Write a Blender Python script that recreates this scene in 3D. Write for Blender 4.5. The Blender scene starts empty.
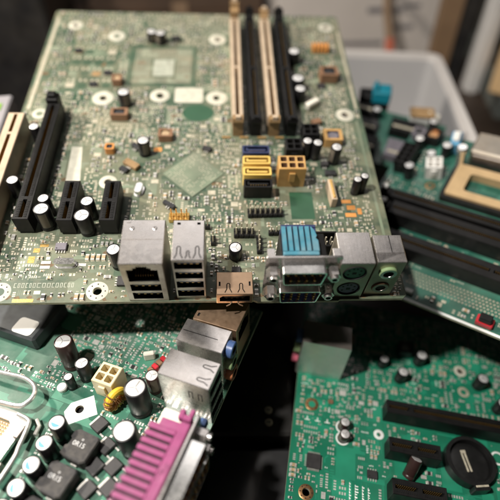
import bpy, bmesh, math, random
from mathutils import Matrix, Vector
from mathutils.geometry import tessellate_polygon

# ------------------------------------------------------------------ camera, world, lamps, exposure
S = 0.001                                   # everything below is written in millimetres
scene = bpy.context.scene
COL = scene.collection
R = math.radians

cam_d = bpy.data.cameras.new('camera')
cam_d.sensor_width = 36.0
cam_d.lens = 36.0 * 480.0 / 500.0
cam_d.clip_start = 0.01
cam_d.clip_end = 20.0
cam_d.dof.use_dof = True
cam_d.dof.focus_distance = 0.217
cam_d.dof.aperture_fstop = 4.6
cam = bpy.data.objects.new('camera', cam_d)
cam.location = (0, 0, 0.240)
cam.rotation_euler = (R(90 - 44), 0, 0)
COL.objects.link(cam)
scene.camera = cam

world = bpy.data.worlds.new('World')
scene.world = world
world.use_nodes = True
wbg = world.node_tree.nodes['Background']
wbg.inputs[0].default_value = (1.0, 0.95, 0.9, 1)
wbg.inputs[1].default_value = 0.016


def area_lamp(name, loc, target, size, power, color, shape='DISK', size_y=None):
    d = bpy.data.lights.new(name, 'AREA')
    d.shape = shape
    d.size = size
    if size_y:
        d.size_y = size_y
    d.energy = power
    d.color = color
    o = bpy.data.objects.new(name, d)
    o.location = loc
    o.rotation_euler = (Vector(target) - Vector(loc)).to_track_quat('-Z', 'Y').to_euler()
    COL.objects.link(o)
    return o


area_lamp('desk_lamp_light', (-0.42, 0.29, 0.43), (-0.05, 0.16, 0.06), 0.04, 3.1, (1.0, 0.91, 0.79))
area_lamp('overhead_light', (-0.25, 0.0, 0.62), (0, 0.12, 0.0), 0.035, 5.4, (1.0, 0.95, 0.88))
area_lamp('sheen_fill_light', (0.05, 0.95, 1.35), (0, 0.3, 0.05), 0.9, 2.4, (1.0, 0.95, 0.92), 'RECTANGLE', 0.5)  # added unseen panel, there for sheen on the metal tops

scene.view_settings.view_transform = 'Standard'
scene.view_settings.look = 'None'
scene.view_settings.exposure = 0.0
scene.view_settings.gamma = 1.0
scene.view_settings.use_curve_mapping = False

# ------------------------------------------------------------------ materials
MATS = {}


def mat(name, color, rough=0.5, metal=0.0, var=0.15, scale=120.0, bump=0.0, bscale=900.0,
        dust=0.0, dust_col=(0.36, 0.32, 0.25), coat=0.0, rvar=0.12, spec=0.5):
    """Procedural Principled material: base colour with noise variation, dust patches, fine relief."""
    m = bpy.data.materials.new(name)
    m.use_nodes = True
    nt = m.node_tree
    N, L = nt.nodes, nt.links
    p = N['Principled BSDF']
    p.inputs['Metallic'].default_value = metal
    p.inputs['Specular IOR Level'].default_value = spec
    p.inputs['Coat Weight'].default_value = coat
    tc = N.new('ShaderNodeTexCoord')
    n1 = N.new('ShaderNodeTexNoise')
    n1.inputs['Scale'].default_value = scale
    n1.inputs['Detail'].default_value = 6
    L.new(tc.outputs['Object'], n1.inputs['Vector'])
    r1 = N.new('ShaderNodeValToRGB')
    r1.color_ramp.elements[0].position = 0.32
    r1.color_ramp.elements[1].position = 0.68
    lo = [max(0, c * (1 - var)) for c in color]
    hi = [min(1, c * (1 + var)) for c in color]
    r1.color_ramp.elements[0].color = (*lo, 1)
    r1.color_ramp.elements[1].color = (*hi, 1)
    L.new(n1.outputs['Fac'], r1.inputs['Fac'])
    out = r1.outputs['Color']
    if dust > 0:
        n2 = N.new('ShaderNodeTexNoise')
        n2.inputs['Scale'].default_value = scale * 0.45
        n2.inputs['Detail'].default_value = 9
        n2.inputs['Roughness'].default_value = 0.7
        L.new(tc.outputs['Object'], n2.inputs['Vector'])
        r2 = N.new('ShaderNodeValToRGB')
        r2.color_ramp.elements[0].position = 0.42
        r2.color_ramp.elements[0].color = (0, 0, 0, 1)
        r2.color_ramp.elements[1].position = 0.72
        r2.color_ramp.elements[1].color = (dust, dust, dust, 1)
        L.new(n2.outputs['Fac'], r2.inputs['Fac'])
        mx = N.new('ShaderNodeMix')
        mx.data_type = 'RGBA'
        L.new(r2.outputs['Color'], mx.inputs['Factor'])
        L.new(out, mx.inputs['A'])
        mx.inputs['B'].default_value = (*dust_col, 1)
        out = mx.outputs['Result']
        if metal > 0:
            ml = N.new('ShaderNodeMath')
            ml.operation = 'MULTIPLY_ADD'
            L.new(r2.outputs['Color'], ml.inputs[0])
            ml.inputs[1].default_value = -0.8
            ml.inputs[2].default_value = metal
            L.new(ml.outputs[0], p.inputs['Metallic'])
    L.new(out, p.inputs['Base Color'])
    mr = N.new('ShaderNodeMapRange')
    mr.inputs['To Min'].default_value = max(0.03, rough - rvar)
    mr.inputs['To Max'].default_value = min(1, rough + rvar)
    n3 = N.new('ShaderNodeTexNoise')
    n3.inputs['Scale'].default_value = scale * 2.7
    n3.inputs['Detail'].default_value = 5
    L.new(tc.outputs['Object'], n3.inputs['Vector'])
    L.new(n3.outputs['Fac'], mr.inputs['Value'])
    L.new(mr.outputs['Result'], p.inputs['Roughness'])
    if bump > 0:
        n4 = N.new('ShaderNodeTexNoise')
        n4.inputs['Scale'].default_value = bscale
        n4.inputs['Detail'].default_value = 4
        L.new(tc.outputs['Object'], n4.inputs['Vector'])
        b = N.new('ShaderNodeBump')
        b.inputs['Strength'].default_value = bump
        b.inputs['Distance'].default_value = 0.0002
        L.new(n4.outputs['Fac'], b.inputs['Height'])
        L.new(b.outputs['Normal'], p.inputs['Normal'])
    MATS[name] = m
    return m


def steel_mat(name, color, rough, stain=0.16, stain_col=(0.2, 0.13, 0.07)):
    """Tinned sheet steel: scratches, uneven gloss and brown stains."""
    m = mat(name, color, rough, 0.95, 0.05, 160, 0.05, 700, stain, stain_col, rvar=0.09)
    nt = m.node_tree
    N, L = nt.nodes, nt.links
    p = N['Principled BSDF']
    tc = [n for n in N if n.type == 'TEX_COORD'][0]
    mp = N.new('ShaderNodeMapping')
    mp.inputs['Scale'].default_value = (1500, 90, 600)
    mp.inputs['Rotation'].default_value = (0.2, 0.1, 0.7)
    L.new(tc.outputs['Object'], mp.inputs['Vector'])
    nz = N.new('ShaderNodeTexNoise')
    nz.inputs['Scale'].default_value = 1.0
    nz.inputs['Detail'].default_value = 3
    L.new(mp.outputs['Vector'], nz.inputs['Vector'])
    b = N.new('ShaderNodeBump')
    b.inputs['Strength'].default_value = 0.07
    b.inputs['Distance'].default_value = 0.0002
    L.new(nz.outputs['Fac'], b.inputs['Height'])
    old = p.inputs['Normal'].links[0].from_socket
    L.new(old, b.inputs['Normal'])
    L.new(b.outputs['Normal'], p.inputs['Normal'])
    return m


mat('pcb_pale', (0.070, 0.105, 0.068), 0.42, var=0.25, scale=60, dust=0.75, dust_col=(0.33, 0.285, 0.19))
mat('trace_pale', (0.165, 0.205, 0.14), 0.42, var=0.2, scale=80, dust=0.4)
mat('green_patch', (0.03, 0.09, 0.048), 0.4, var=0.1, scale=80)
mat('pcb_mint', (0.028, 0.12, 0.078), 0.27, var=0.25, scale=60, dust=0.4, dust_col=(0.36, 0.42, 0.36))  # whitish dust setting paints the lamp's glare haze into the colour
mat('trace_mint', (0.07, 0.23, 0.155), 0.33, var=0.2, scale=80)
mat('pcb_green', (0.008, 0.17, 0.095), 0.33, var=0.15, scale=60, dust=0.06)
mat('trace_green', (0.022, 0.25, 0.145), 0.33, var=0.15, scale=80)
mat('pcb_teal', (0.014, 0.10, 0.07), 0.35, var=0.2, scale=60, dust=0.15)
mat('trace_teal', (0.04, 0.16, 0.115), 0.35, var=0.2, scale=60)
mat('fibre_edge', (0.52, 0.50, 0.36), 0.7, var=0.25, scale=300)
mat('silk_white', (0.56, 0.54, 0.45), 0.6, var=0.12, scale=300, dust=0.25)
mat('silk_dim', (0.36, 0.38, 0.31), 0.6, var=0.2, scale=300, dust=0.3)
mat('silk_bright', (0.82, 0.83, 0.80), 0.55, var=0.05, scale=300)
mat('solder', (0.72, 0.70, 0.65), 0.34, 0.5, var=0.15, scale=900)
mat('pad_tin', (0.58, 0.53, 0.41), 0.45, 0.4, var=0.2, scale=500, dust=0.3)
mat('gold', (0.80, 0.52, 0.18), 0.32, 0.9, var=0.12, scale=500)
mat('copper', (0.62, 0.34, 0.16), 0.35, 0.9, var=0.15, scale=400)
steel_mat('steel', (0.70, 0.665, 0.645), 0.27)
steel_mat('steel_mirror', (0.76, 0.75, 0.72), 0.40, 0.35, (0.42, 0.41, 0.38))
steel_mat('steel_dirty_shaded', (0.50, 0.45, 0.38), 0.40, 0.6)  # real dirt, darkened so the port fronts' shade sits in the colour
steel_mat('steel_front_shaded', (0.44, 0.40, 0.35), 0.36, 0.6, (0.07, 0.05, 0.03))  # brown-stained steel, darkened: shade of the stack fronts put into the colour
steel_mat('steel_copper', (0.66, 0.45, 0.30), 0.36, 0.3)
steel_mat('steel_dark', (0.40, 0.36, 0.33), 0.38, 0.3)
mat('shiny_tin', (0.86, 0.85, 0.83), 0.22, 0.95, var=0.06, scale=500, bump=0.05, rvar=0.1)
mat('frame_steel', (0.84, 0.83, 0.80), 0.3, 0.75, var=0.06, scale=200, bump=0.05)
mat('alu_top', (0.90, 0.89, 0.88), 0.42, 0.55, var=0.06, scale=600, bump=0.05)
mat('score_dark', (0.28, 0.27, 0.26), 0.5, 0.6, var=0.1)
mat('sleeve_black', (0.012, 0.011, 0.012), 0.38, var=0.2, spec=0.4)
mat('sleeve_brown', (0.040, 0.020, 0.018), 0.34, var=0.2)
mat('sleeve_stripe', (0.13, 0.11, 0.085), 0.4, var=0.2)
mat('sleeve_blue', (0.16, 0.42, 0.62), 0.3, var=0.1)
mat('black_plastic', (0.008, 0.0078, 0.008), 0.45, var=0.25, scale=200, bump=0.15, dust=0.05, dust_col=(0.10, 0.09, 0.08), spec=0.28)
mat('black_clean', (0.010, 0.010, 0.010), 0.4, var=0.2, scale=200)
mat('cavity', (0.006, 0.006, 0.006), 0.7, var=0.1)
mat('grey_chip', (0.032, 0.030, 0.031), 0.5, var=0.2, scale=400, bump=0.2, bscale=3000)
mat('mauve_chip', (0.17, 0.155, 0.18), 0.5, var=0.15, scale=400)
mat('inductor_grey', (0.022, 0.020, 0.021), 0.6, var=0.3, scale=700, bump=0.35, bscale=2600, dust=0.15)
mat('chip_body_tan', (0.42, 0.30, 0.18), 0.5, var=0.3, scale=800)
mat('chip_body_black', (0.03, 0.03, 0.032), 0.4, var=0.2, scale=800)
mat('chip_body_grey', (0.30, 0.29, 0.27), 0.5, var=0.2, scale=800)
mat('beige_slot', (0.50, 0.39, 0.28), 0.45, var=0.1, scale=150, bump=0.1, dust=0.2, dust_col=(0.4, 0.3, 0.2))
mat('brown_latch', (0.30, 0.19, 0.09), 0.5, var=0.2, scale=200)
mat('cream_plastic', (0.76, 0.66, 0.42), 0.4, var=0.08, scale=200, bump=0.08)
mat('cream_white', (0.80, 0.76, 0.66), 0.45, var=0.08, scale=200)
mat('ochre_plastic', (0.52, 0.30, 0.10), 0.42, var=0.12, scale=200, bump=0.1, dust=0.15)
mat('yellow_plastic', (0.74, 0.50, 0.12), 0.4, var=0.08, scale=200, dust=0.15)
mat('yellow_core', (0.80, 0.55, 0.05), 0.4, var=0.1, scale=300)
mat('navy_plastic', (0.018, 0.03, 0.10), 0.4, var=0.15, scale=200, dust=0.1)
mat('serial_blue', (0.05, 0.21, 0.29), 0.45, var=0.12, scale=250, bump=0.1, dust=0.45, dust_col=(0.26, 0.30, 0.30))
mat('vga_blue', (0.03, 0.06, 0.28), 0.4, var=0.15, scale=250)
mat('magenta_plastic', (0.31, 0.060, 0.175), 0.42, var=0.10, scale=220, bump=0.12, dust=0.40, dust_col=(0.40, 0.17, 0.27))
mat('magenta_ink', (0.10, 0.01, 0.05), 0.5, var=0.1)
mat('port_green', (0.04, 0.22, 0.14), 0.45, var=0.15)
mat('port_purple', (0.10, 0.07, 0.17), 0.45, var=0.15)
mat('jack_blue', (0.07, 0.13, 0.30), 0.4, var=0.1)
mat('jack_green', (0.28, 0.40, 0.20), 0.4, var=0.1)
mat('jack_pink', (0.72, 0.17, 0.25), 0.4, var=0.1)
mat('jack_orange', (0.55, 0.20, 0.09), 0.4, var=0.1)
mat('usb_blue', (0.02, 0.05, 0.13), 0.4, var=0.1)
mat('orange_part', (0.60, 0.26, 0.07), 0.45, var=0.2)
mat('brown_part', (0.23, 0.125, 0.07), 0.5, var=0.2)
mat('red_plastic', (0.45, 0.02, 0.03), 0.4, var=0.1)
mat('teal_plastic', (0.01, 0.25, 0.34), 0.4, var=0.1)
mat('white_plastic', (0.78, 0.77, 0.74), 0.45, var=0.05)
mat('socket_pins', (0.66, 0.50, 0.36), 0.4, 0.5, var=0.25, scale=900)
mat('heatsink_grey', (0.05, 0.055, 0.06), 0.45, 0.3, var=0.2, dust=0.3, dust_col=(0.16, 0.18, 0.18))
mat('socket_tan', (0.46, 0.32, 0.17), 0.5, var=0.1)
mat('ink_white', (0.70, 0.70, 0.70), 0.6, var=0.1)
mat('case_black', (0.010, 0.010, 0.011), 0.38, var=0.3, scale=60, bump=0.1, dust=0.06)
mat('bin_grey', (0.40, 0.395, 0.40), 0.5, var=0.04, scale=20)
mat('bin_rim', (0.62, 0.59, 0.57), 0.5, var=0.04, scale=20)
mat('table_wood', (0.035, 0.022, 0.015), 0.5, var=0.5, scale=9)
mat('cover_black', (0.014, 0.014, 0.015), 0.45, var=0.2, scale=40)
mat('carton_dull', (0.30, 0.285, 0.30), 0.6, var=0.05, scale=15)
mat('grime', (0.13, 0.085, 0.04), 0.7, var=0.5, scale=400)
mat('carton_white', (0.60, 0.55, 0.51), 0.6, var=0.05, scale=15)
mat('carton_print', (0.20, 0.19, 0.20), 0.6, var=0.1)
mat('plank_brown', (0.20, 0.125, 0.07), 0.6, var=0.25, scale=12)
mat('handle_brown', (0.24, 0.16, 0.10), 0.5, var=0.2, scale=20)
mat('tip_red', (0.34, 0.09, 0.05), 0.5, var=0.1)
mat('alu_profile', (0.68, 0.67, 0.66), 0.5, 0.2, var=0.05)
mat('box_brown', (0.07, 0.042, 0.026), 0.6, var=0.3, scale=12)
mat('pcb_dark', (0.04, 0.08, 0.048), 0.42, var=0.2, scale=60, dust=0.35, dust_col=(0.3, 0.28, 0.2))
mat('box_tan', (0.62, 0.42, 0.22), 0.6, var=0.08, scale=15)
mat('box_greygreen', (0.11, 0.12, 0.11), 0.6, var=0.1, scale=15)
mat('leaf_green', (0.22, 0.42, 0.05), 0.5, var=0.2)
mat('sky_blue', (0.12, 0.36, 0.58), 0.5, var=0.1)


# ------------------------------------------------------------------ mesh builder
def rect(x0, y0, x1, y1):
    return [(x0, y0), (x1, y0), (x1, y1), (x0, y1)]


def disc(cx, cy, r, n=20, ry=None):
    ry = r if ry is None else ry
    return [(cx + r * math.cos(2 * math.pi * k / n), cy + ry * math.sin(2 * math.pi * k / n)) for k in range(n)]


def rrect(x0, y0, x1, y1, r, n=4):
    pts = []
    for cx, cy, a0 in ((x1 - r, y1 - r, 0), (x0 + r, y1 - r, 90), (x0 + r, y0 + r, 180), (x1 - r, y0 + r, 270)):
        for k in range(n + 1):
            a = R(a0 + 90 * k / n)
            pts.append((cx + r * math.cos(a), cy + r * math.sin(a)))
    return pts


def rotp(pts, a, cx=0, cy=0):
    c, s = math.cos(R(a)), math.sin(R(a))
    return [(cx + x * c - y * s, cy + x * s + y * c) for x, y in pts]


def smooth_path(pts, k=6):
    """Catmull-Rom curve through the points."""
    P = [Vector(q) for q in pts]
    P = [P[0] * 2 - P[1]] + P + [P[-1] * 2 - P[-2]]
    out = []
    for i in range(1, len(P) - 2):
        a, b, c, d = P[i - 1:i + 3]
        for q in range(k):
            t = q / k
            out.append(.5 * ((2 * b) + (c - a) * t + (2 * a - 5 * b + 4 * c - d) * t * t + (3 * b - a - 3 * c + d) * t ** 3))
    out.append(P[-2])
    return [tuple(v) for v in out]


class MB:
    def __init__(self):
        self.v, self.f, self.m, self.mats = [], [], [], []
        self.T = Matrix()

    def mi(self, name):
        if name not in self.mats:
            self.mats.append(name)
        return self.mats.index(name)

    def add(self, verts, faces, m):
        b = len(self.v)
        k = self.mi(m)
        T = self.T
        for p in verts:
            self.v.append(T @ Vector(p))
        for f in faces:
            self.f.append([b + i for i in f])
            self.m.append(k)

    def box(self, x0, y0, z0, x1, y1, z1, m, c=0.0):
        if c <= 0:
            v = [(x, y, z) for z in (z0, z1) for y in (y0, y1) for x in (x0, x1)]
            f = [(0, 2, 3, 1), (4, 5, 7, 6), (0, 1, 5, 4), (2, 6, 7, 3), (0, 4, 6, 2), (1, 3, 7, 5)]
            return self.add(v, f, m)
        lo, hi = (x0, y0, z0), (x1, y1, z1)
        vs, idx = [], {}
        for sx in (0, 1):
            for sy in (0, 1):
                for sz in (0, 1):
                    s = (sx, sy, sz)
                    for ax in range(3):
                        p = []
                        for k in range(3):
                            e = hi[k] if s[k] else lo[k]
                            p.append(e if k == ax else e + (-c if s[k] else c))
                        idx[(s, ax)] = len(vs)
                        vs.append(p)
        fs = []
        for ax in range(3):
            a, b = [(1, 2), (2, 0), (0, 1)][ax]
            for s in (0, 1):
                q = []
                for u, w in ((0, 0), (1, 0), (1, 1), (0, 1)):
                    t = [0, 0, 0]
                    t[ax], t[a], t[b] = s, u, w
                    q.append(idx[(tuple(t), ax)])
                fs.append(q if s else q[::-1])
        for ax in range(3):
            a, b = [(1, 2), (2, 0), (0, 1)][ax]
            for u in (0, 1):
                for w in (0, 1):
                    t0, t1 = [0, 0, 0], [0, 0, 0]
                    t0[a] = t1[a] = u
                    t0[b] = t1[b] = w
                    t1[ax] = 1
                    t0, t1 = tuple(t0), tuple(t1)
                    q = [idx[(t0, a)], idx[(t1, a)], idx[(t1, b)], idx[(t0, b)]]
                    fs.append(q if u == w else q[::-1])
        for sx in (0, 1):
            for sy in (0, 1):
                for sz in (0, 1):
                    s = (sx, sy, sz)
                    q = [idx[(s, 0)], idx[(s, 1)], idx[(s, 2)]]
                    fs.append(q if (sx + sy + sz) % 2 else q[::-1])
        self.add(vs, fs, m)

    def prism(self, poly, z0, z1, m, holes=(), mtop=None, mhole=None, bottom=True):
        """Extruded outline (optionally with through holes); top at z1."""
        loops = [list(poly)] + [list(h) for h in holes]
        flat = [p for l in loops for p in l]
        tris = tessellate_polygon([[Vector((x, y, 0)) for x, y in l] for l in loops])
        self.add([(x, y, z1) for x, y in flat], [list(t) for t in tris], mtop or m)
        if bottom:
            self.add([(x, y, z0) for x, y in flat], [list(t)[::-1] for t in tris], m)
        for i, l in enumerate(loops):
            n = len(l)
            vs = [(x, y, z0) for x, y in l] + [(x, y, z1) for x, y in l]
            fs = [(k, (k + 1) % n, n + (k + 1) % n, n + k) for k in range(n)]
            self.add(vs, fs, m if i == 0 else (mhole or m))

    def pit(self, poly, z1, depth, m, mbot=None):
        """Recess: walls and floor below an opening."""
        n = len(poly)
        vs = [(x, y, z1) for x, y in poly] + [(x, y, z1 - depth) for x, y in poly]
        self.add(vs, [(k, n + k, n + (k + 1) % n, (k + 1) % n) for k in range(n)], m)
        self.add([(x, y, z1 - depth) for x, y in poly], [list(range(n))], mbot or m)

    def face_with_pits(self, poly, z, holes, m, mpit='cavity'):
        """Flat face at height z with recesses; holes = [(outline, depth, material)]"""
        loops = [list(poly)] + [list(h[0]) for h in holes]
        flat = [p for l in loops for p in l]
        tris = tessellate_polygon([[Vector((x, y, 0)) for x, y in l] for l in loops])
        self.add([(x, y, z) for x, y in flat], [list(t) for t in tris], m)
        for h in holes:
            self.pit(h[0], z, h[1], h[2] if len(h) > 2 else mpit)

    def lathe(self, prof, m, n=24, cx=0, cy=0, mats=None):
        """prof = [(r, z)] from bottom to top; mats optional per segment"""
        for k in range(len(prof) - 1):
            (r0, z0), (r1, z1) = prof[k], prof[k + 1]
            mm = mats[k] if mats else m
            vs, fs = [], []
            for i in range(n):
                a = 2 * math.pi * i / n
                ca, sa = math.cos(a), math.sin(a)
                vs.append((cx + r0 * ca, cy + r0 * sa, z0))
                vs.append((cx + r1 * ca, cy + r1 * sa, z1))
            for i in range(n):
                j = (i + 1) % n
                if r0 < 1e-6:
                    fs.append((2 * i, 2 * j + 1, 2 * i + 1))
                elif r1 < 1e-6:
                    fs.append((2 * i, 2 * j, 2 * i + 1))
                else:
                    fs.append((2 * i, 2 * j, 2 * j + 1, 2 * i + 1))
            self.add(vs, fs, mm)

    def tube(self, path, r, m, n=10, closed=False):
        pts = [Vector(p) for p in path]
        rings = []
        up = Vector((0, 0, 1))
        for i, p in enumerate(pts):
            a = pts[i - 1] if (i or closed) else pts[0]
            b = pts[(i + 1) % len(pts)] if (i < len(pts) - 1 or closed) else pts[-1]
            t = (b - a).normalized()
            u = t.cross(up)
            if u.length < 1e-4:
                u = t.cross(Vector((1, 0, 0)))
            u.normalize()
            w = t.cross(u)
            rings.append([tuple(p + r * (u * math.cos(2 * math.pi * k / n) + w * math.sin(2 * math.pi * k / n))) for k in range(n)])
        vs = [q for g in rings for q in g]
        fs = []
        cnt = len(rings)
        for i in range(cnt if closed else cnt - 1):
            j = (i + 1) % cnt
            for k in range(n):
                l = (k + 1) % n
                fs.append((i * n + k, i * n + l, j * n + l, j * n + k))
        if not closed:
            fs.append(list(range(n))[::-1])
            fs.append([(cnt - 1) * n + k for k in range(n)])
        self.add(vs, fs, m)

    def mesh(self, name, smooth=True, weld=True):
        me = bpy.data.meshes.new(name)
        me.from_pydata([tuple(p * S) for p in self.v], [], self.f)
        for n in self.mats:
            me.materials.append(MATS[n])
        me.polygons.foreach_set('material_index', self.m)
        if weld:
            bm = bmesh.new()
            bm.from_mesh(me)
            bmesh.ops.remove_doubles(bm, verts=bm.verts, dist=1e-7)
            bmesh.ops.recalc_face_normals(bm, faces=bm.faces)
            bm.to_mesh(me)
            bm.free()
        if smooth:
            me.polygons.foreach_set('use_smooth', [True] * len(me.polygons))
            me.set_sharp_from_angle(angle=R(32))
        me.update()
        return me

    def build(self, name, parent=None, loc=(0, 0, 0), rz=0.0, **kw):
        return place(name, self.mesh(name, **kw), parent, loc, rz)


def place(name, me, parent=None, loc=(0, 0, 0), rz=0.0):
    o = bpy.data.objects.new(name, me)
    COL.objects.link(o)
    o.location = [c * S for c in loc]
    o.rotation_euler = (0, 0, R(rz))
    o.parent = parent
    return o


def thing(name, label, cat, loc=(0, 0, 0), rot=(0, 0, 0), group=None):
    o = bpy.data.objects.new(name, None)
    o.empty_display_size = 0.01
    COL.objects.link(o)
    o.location = [c * S for c in loc]
    o.rotation_euler = [R(a) for a in rot]
    tag(o, label, cat, group)
    return o


def tag(o, label, cat, group=None):
    o['label'] = label
    o['category'] = cat
    if group:
        o['group'] = group
    return o


def stuff(o):
    o['kind'] = 'stuff'
    return o


def structure(o):
    o['kind'] = 'structure'
    return o


# front-facing frame: builds in x (right), y (up the front), z (towards the viewer side) -> local x, z, -y
FRONT = Matrix(((1, 0, 0, 0), (0, 0, -1, 0), (0, 1, 0, 0), (0, 0, 0, 1)))

# ------------------------------------------------------------------ component builders
CACHE = {}


def capacitor(parent, x, y, r, h, sleeve='sleeve_black', stripe=0.0, lean=0.0, leandir=0.0, name='capacitor', poly=False):
    key = ('cap', round(r, 2), round(h, 1), sleeve, poly)
    if key not in CACHE:
        b = MB()
        n = 28
        c = 0.12 * r
        b.lathe([(r * .86, 0), (r, c * .8), (r, h * .10), (r * .93, h * .15), (r, h * .20), (r, h - c), (r * .94, h - c * .2), (r * .84, h),
                 (r * .80, h - .15)], sleeve, n)
        # polarity stripe: a strip wrapped on the sleeve, a hair proud
        vs, fs = [], []
        for k in range(5):
            a = R(-28 + 14 * k)
            for z in (h * .22, h - c * 1.4):
                vs.append(((r + .03) * math.cos(a), (r + .03) * math.sin(a), z))
        for k in range(4):
            fs.append((2 * k, 2 * k + 2, 2 * k + 3, 2 * k + 1))
        b.add(vs, fs, 'sleeve_stripe')
        t = MB()
        t.lathe([(r * .82, h - .5), (r * .82, h - .18), (r * .74, h - .08), (0, h - .05)], 'alu_top', n)
        if poly:
            seg = [(r * .66 * math.cos(R(a)), r * .66 * math.sin(R(a))) for a in range(-75, 76, 15)]
            t.prism(seg, h - .08, h, 'sleeve_blue')
        for a in () if poly else (90, 210, 330):
            p = rotp(rect(r * .04, -r * .035, r * .66, r * .035), a)
            t.prism(p, h - .07, h + .01, 'score_dark')
        CACHE[key] = (b.mesh('capacitor'), t.mesh('can_top'))
    me, mt = CACHE[key]
    o = place(name, me, parent, (x, y, 0), stripe)
    rl = random.Random(int(x * 13 + y * 7))
    if not lean:
        lean, leandir = rl.uniform(.5, 3.2), rl.uniform(0, 360)
    if lean:
        o.rotation_euler = (R(lean) * math.sin(R(leandir)), R(lean) * math.cos(R(leandir)), R(stripe))
    place('can_top', mt, o)
    return o


def slot(parent, name, x, y, rz, length, width=7.4, height=11.0, m='black_plastic', key_at=13.0, ribs=True, notch=True):
    """Edge-connector slot, long axis +x from (x, y), centred across."""
    k = ('slot', length, width, height, m, key_at, ribs)
    if k not in CACHE:
        b = MB()
        h2 = width / 2
        holes = []
        s = 0.95
        segs = [(1.2, key_at - .9), (key_at + .9, length - 1.2)] if key_at else [(1.2, length - 1.2)]
        for a, c in segs:
            holes.append((rect(a, -s, c, s), height * .7, 'brown_latch' if m == 'beige_slot' else 'cavity'))
        b.face_with_pits(rect(.25, -h2 + .25, length - .25, h2 - .25), height, holes, m)
        # sides with a chamfer to the top face and a small foot
        prof = [(0.35, 0), (0.35, 1.2), (0, 1.6), (0, height - .3), (.25, height)]
        for i in range(len(prof) - 1):
            (d0, z0), (d1, z1) = prof[i], prof[i + 1]
            p0, p1 = rect(d0, -h2 + d0, length - d0, h2 - d0), rect(d1, -h2 + d1, length - d1, h2 - d1)
            vs = [(a, c, z0) for a, c in p0] + [(a, c, z1) for a, c in p1]
            b.add(vs, [(q, (q + 1) % 4, 4 + (q + 1) % 4, 4 + q) for q in range(4)], m)
        if ribs:
            q = 1.6
            while q < length - 1.6:
                if not key_at or abs(q + .25 - key_at) > 1.4:
                    for sgn in (-1, 1):
                        b.box(q, min(sgn * 1.25, sgn * 2.5), height - .02, q + .5, max(sgn * 1.25, sgn * 2.5), height + .22, m)
                q += 1.0
        c = MB()
        q = 1.9
        while q < length - 1.9:
            if not key_at or abs(q - key_at) > 1.6:
                for sgn in (-1, 1):
                    c.box(q - .17, sgn * .9 - .12, height - 6, q + .17, sgn * .9 + .12, height - .7, 'gold')
            q += 1.0
        CACHE[k] = (b.mesh('slot'), c.mesh('contacts', smooth=False, weld=False))
    me, mc = CACHE[k]
    o = place(name, me, parent, (x, y, 0), rz)
    stuff(place('contacts', mc, o))
    return o


def shell(w, d, h, front, top, m, mtop=None):
    """Sheet-metal connector can: front faces -y at y=0, body to y=d, centred on x."""
    b = MB()
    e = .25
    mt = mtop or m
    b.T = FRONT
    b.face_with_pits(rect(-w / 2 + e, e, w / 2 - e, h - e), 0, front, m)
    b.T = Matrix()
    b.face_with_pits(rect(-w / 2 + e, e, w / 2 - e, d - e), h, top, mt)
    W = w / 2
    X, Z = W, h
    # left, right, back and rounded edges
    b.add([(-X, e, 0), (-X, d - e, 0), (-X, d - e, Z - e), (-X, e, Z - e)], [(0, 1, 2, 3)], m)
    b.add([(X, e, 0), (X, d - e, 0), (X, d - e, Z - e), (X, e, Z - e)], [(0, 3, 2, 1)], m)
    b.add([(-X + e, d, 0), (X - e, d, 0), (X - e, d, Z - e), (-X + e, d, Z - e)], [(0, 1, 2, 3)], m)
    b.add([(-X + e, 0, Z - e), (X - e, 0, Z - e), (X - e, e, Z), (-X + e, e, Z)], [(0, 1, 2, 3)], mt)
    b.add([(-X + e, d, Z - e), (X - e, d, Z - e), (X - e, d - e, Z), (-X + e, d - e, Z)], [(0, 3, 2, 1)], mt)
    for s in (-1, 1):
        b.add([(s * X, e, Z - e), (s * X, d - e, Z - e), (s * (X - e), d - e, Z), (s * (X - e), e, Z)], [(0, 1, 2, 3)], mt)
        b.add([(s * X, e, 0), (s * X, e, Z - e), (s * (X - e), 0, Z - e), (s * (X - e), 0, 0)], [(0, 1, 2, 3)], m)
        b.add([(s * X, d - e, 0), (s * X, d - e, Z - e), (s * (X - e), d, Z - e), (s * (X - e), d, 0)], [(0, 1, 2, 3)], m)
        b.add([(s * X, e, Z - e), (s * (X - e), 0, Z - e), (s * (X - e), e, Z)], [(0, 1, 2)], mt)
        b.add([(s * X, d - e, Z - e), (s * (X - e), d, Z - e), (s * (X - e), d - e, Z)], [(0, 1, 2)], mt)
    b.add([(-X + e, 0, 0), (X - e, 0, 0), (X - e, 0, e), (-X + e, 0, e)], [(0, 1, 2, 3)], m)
    for s in (-1, 1):
        b.add([(s * (X - e), 0, e), (s * (X - e), 0, Z - e), (s * (X - e), 0, Z - e)], [(0, 1, 2)], m)
    return b


def clip_slits(cx, y0, ln=5.2, gap=2.6, flip=False):
    """Cut line of one pressed spring finger: a hairpin with splayed feet, as one narrow recess."""
    g, k = gap * .24, gap * .55
    mid = [(-k, 0), (-g, ln * .38), (-g, ln * .86), (-g * .5, ln), (g * .5, ln), (g, ln * .86), (g, ln * .38), (k, 0)]
    if flip:
        mid = [(x, ln - y) for x, y in mid]
    t = .22
    L_, R_ = [], []
    for i, q in enumerate(mid):
        a, b = Vector(mid[max(0, i - 1)]), Vector(mid[min(len(mid) - 1, i + 1)])
        d = (b - a).normalized()
        n = Vector((-d.y, d.x)) * t
        L_.append((cx + q[0] + n.x, y0 + q[1] + n.y))
        R_.append((cx + q[0] - n.x, y0 + q[1] - n.y))
    return [(L_ + R_[::-1], .6, 'cavity')]


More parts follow.
